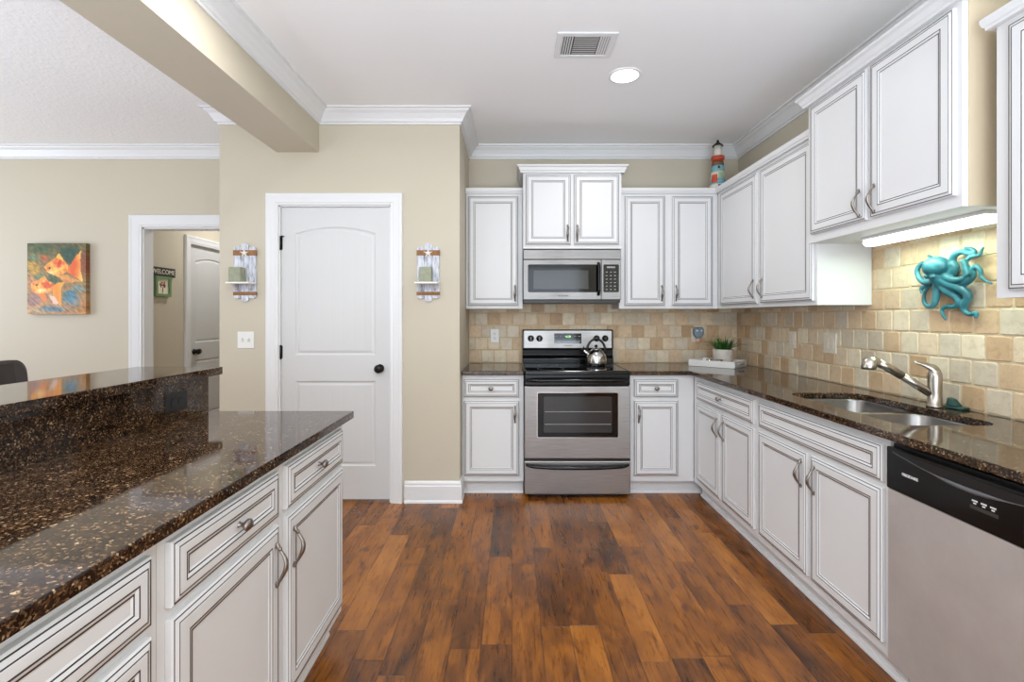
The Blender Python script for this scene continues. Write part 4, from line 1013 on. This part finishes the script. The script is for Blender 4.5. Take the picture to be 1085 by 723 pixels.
def plaque(label, x):
    t = thing('shelf_plaque', label, 'wall shelf', (x, YP-0.0008, 1.413), 0, 'seaside shelf plaques by the pantry door')
    for i, (xc, z0, z1) in enumerate(((-0.0525, 0.022, 0.390), (0, 0.0, 0.412), (0.0525, 0.022, 0.388))):
        pts = []
        for k_ in range(9):
            a = PI*k_/8; pts.append((0.0255*math.cos(a), z1-0.016+0.016*math.sin(a)))
        for k_ in range(9):
            a = PI+PI*k_/8; pts.append((0.0255*math.cos(a), z0+0.016+0.016*math.sin(a)))
        MB().loops([[(xc+p, -0.0, z) for p, z in pts], [(xc+p, -0.016, z) for p, z in pts]], [0], True, 0, True).build('board', 'plank', t, bevel=0.002)
    for z0, z1 in ((0.325, 0.362), (0.046, 0.070)):
        MB().box(-0.081, 0.081, -0.021, -0.0005, z0, z1).build('jute_band', 'jute', t, bevel=0.003)
    L0, L1, L2 = [], [], []
    for k_ in range(10):
        a = PI/2+2*PI*k_/10; r = 0.036 if k_ % 2 == 0 else 0.0125
        L0.append((r*math.cos(a), -0.0215, 0.340+r*math.sin(a))); L1.append((r*0.85*math.cos(a), -0.027, 0.340+r*0.85*math.sin(a)))
        L2.append((r*0.25*math.cos(a), -0.033, 0.340+r*0.25*math.sin(a)))
    MB().loops([L0, L1, L2], [0, 0], True, 0, True).build('starfish', 'star', t)
    MB().box(-0.080, 0.080, -0.112, -0.0165, 0.122, 0.134).build('shelf', 'star', t, bevel=0.002)
    for sx in (-0.05, 0.05):
        MB().add([(sx-0.006, -0.0165, 0.1215), (sx-0.006, -0.08, 0.1215), (sx-0.006, -0.0165, 0.075), (sx+0.006, -0.0165, 0.1215), (sx+0.006, -0.08, 0.1215), (sx+0.006, -0.0165, 0.075)], [(0, 1, 2), (5, 4, 3), (0, 3, 4, 1), (1, 4, 5, 2), (2, 5, 3, 0)]).build('bracket', 'plank', t)
    return t
def sage_box(label, x):
    t = thing('square_block', label, 'ornament', (x, YP-0.075, 1.5472), 0, 'sage green blocks on the shelf plaques')
    MB().box(-0.041, 0.041, -0.036, 0.036, 0.0004, 0.100).build('block', 'sage', t, bevel=0.003)
plaque('weathered white shelf plaque with starfish left of the pantry door', -1.873)
plaque('weathered white shelf plaque with starfish right of the pantry door', -0.587)
sage_box('sage green square block on the shelf plaque left of the pantry door', -1.893)
sage_box('sage green square block on the shelf plaque right of the pantry door', -0.592)
sg = MB().box(-0.625-0.012, -0.625+0.010, YP-0.0195, YP-0.0172, 1.655, 1.74)

# ------------------------------------------------------------------ hall sign and picture (on the hall's left wall, facing +x)
M['signblack'] = simple('black painted board', (46, 44, 42), 0.6, var=0.1)
M['cream'] = simple('cream print', (226, 220, 200), 0.6, var=0.02)
M['framegreen'] = simple('green picture frame', (110, 140, 96), 0.6, var=0.12, scale=20)
M['rustred'] = simple('rust red ink', (128, 56, 40), 0.7)
hs = thing('wall_sign', 'small dark lettered sign above the tree picture in the hall', 'sign', (HX+0.001, 4.575, 1.690), PI/2)
MB().box(-0.16, 0.16, -0.018, 0, 0, 0.085).build('board', 'signblack', hs, bevel=0.002)
text('lettering', 'WELCOME', 0.062, 'cream', hs, (0, -0.0186, 0.042))
hpz = thing('framed_picture', 'green framed picture of a red tree in the hall', 'picture', (HX+0.001, 4.565, 1.500), PI/2)
vs, fs = plate_holes([(-0.10, 0), (0.10, 0), (0.10, 0.19), (-0.10, 0.19)], [[(-0.075, 0.025), (0.075, 0.025), (0.075, 0.165), (-0.075, 0.165)]], 0.03, 0.0)
MB().add([(x, -z, y) for x, y, z in vs], fs).build('frame', 'framegreen', hpz)
MB().box(-0.0755, 0.0755, -0.016, -0.001, 0.0245, 0.1655).build('print', 'cream', hpz)
m = MB().box(-0.004, 0.004, -0.018, -0.0162, 0.035, 0.09)
for i in range(26):
    a = random.uniform(-0.3, PI+0.3); r = random.uniform(0.01, 0.045); x, z = r*math.cos(a), 0.098+r*math.sin(a)*0.9
    m.lathe([(0.008, 0), (0.007, 0.0018), (0, 0.002)], (x, -0.0162, z), '-y', 7)
m.build('tree_motif', 'rustred', hpz)

# ------------------------------------------------------------------ bar stool beyond the bar
M['leather'] = simple('dark brown leather', (44, 36, 34), 0.45, var=0.12, scale=12)
M['darkwood'] = simple('dark stained wood', (40, 26, 20), 0.4, var=0.15, scale=20)
bs = thing('bar_stool', 'dark brown leather bar stool behind the raised bar', 'stool', (-1.86, 1.885, 0))
MB().add(*(lambda L: ([p for l in L for p in l], []))([])) if False else None
m = MB(); L = []
for ins, z in ((0.012, 0.69), (0.0, 0.705), (0.0, 0.745), (0.012, 0.765), (0.05, 0.772)):
    L.append([(x, y, z) for x, y in rrect(-0.20+ins, 0.20-ins, -0.21+ins, 0.21-ins, 0.05, 5)])
m.loops(L, [0]*4, True, 0, True).build('seat', 'leather', bs)
m = MB(); L = []
def backpt(y, z): return (-0.215-0.10*(z-0.72)+0.05*(y/0.22)**2*-0.4, y, z)
for ins, dx in ((0.012, 0.018), (0.0, 0.010), (0.0, -0.016), (0.012, -0.024)):
    L.append([(backpt(y, z)[0]+dx, y, z) for y, z in rrect(-0.22+ins, 0.22-ins, 0.82+ins, 1.125-ins, 0.06, 6)])
m.loops(L, [0]*3, True, 0, True).build('backrest', 'leather', bs)
for s_ in (-1, 1):
    MB().tube([(-0.17, s_*0.17, 0.69), (-0.205, s_*0.17, 0.76), (-0.232, s_*0.17, 0.86)], 0.014, 8).build('back_post', 'darkwood', bs)
    for sx in (-1, 1): MB().tube([(sx*0.16, s_*0.17, 0.695), (sx*0.20, s_*0.20, 0.0)], [0.020, 0.015], 8).build('leg', 'darkwood', bs)
    MB().tube([(-0.185, s_*0.188, 0.25), (0.185, s_*0.188, 0.25)], 0.010, 8).build('stretcher', 'darkwood', bs)
for sx in (-1, 1): MB().tube([(sx*0.183, -0.187, 0.28), (sx*0.183, 0.187, 0.28)], 0.010, 8).build('stretcher', 'darkwood', bs)
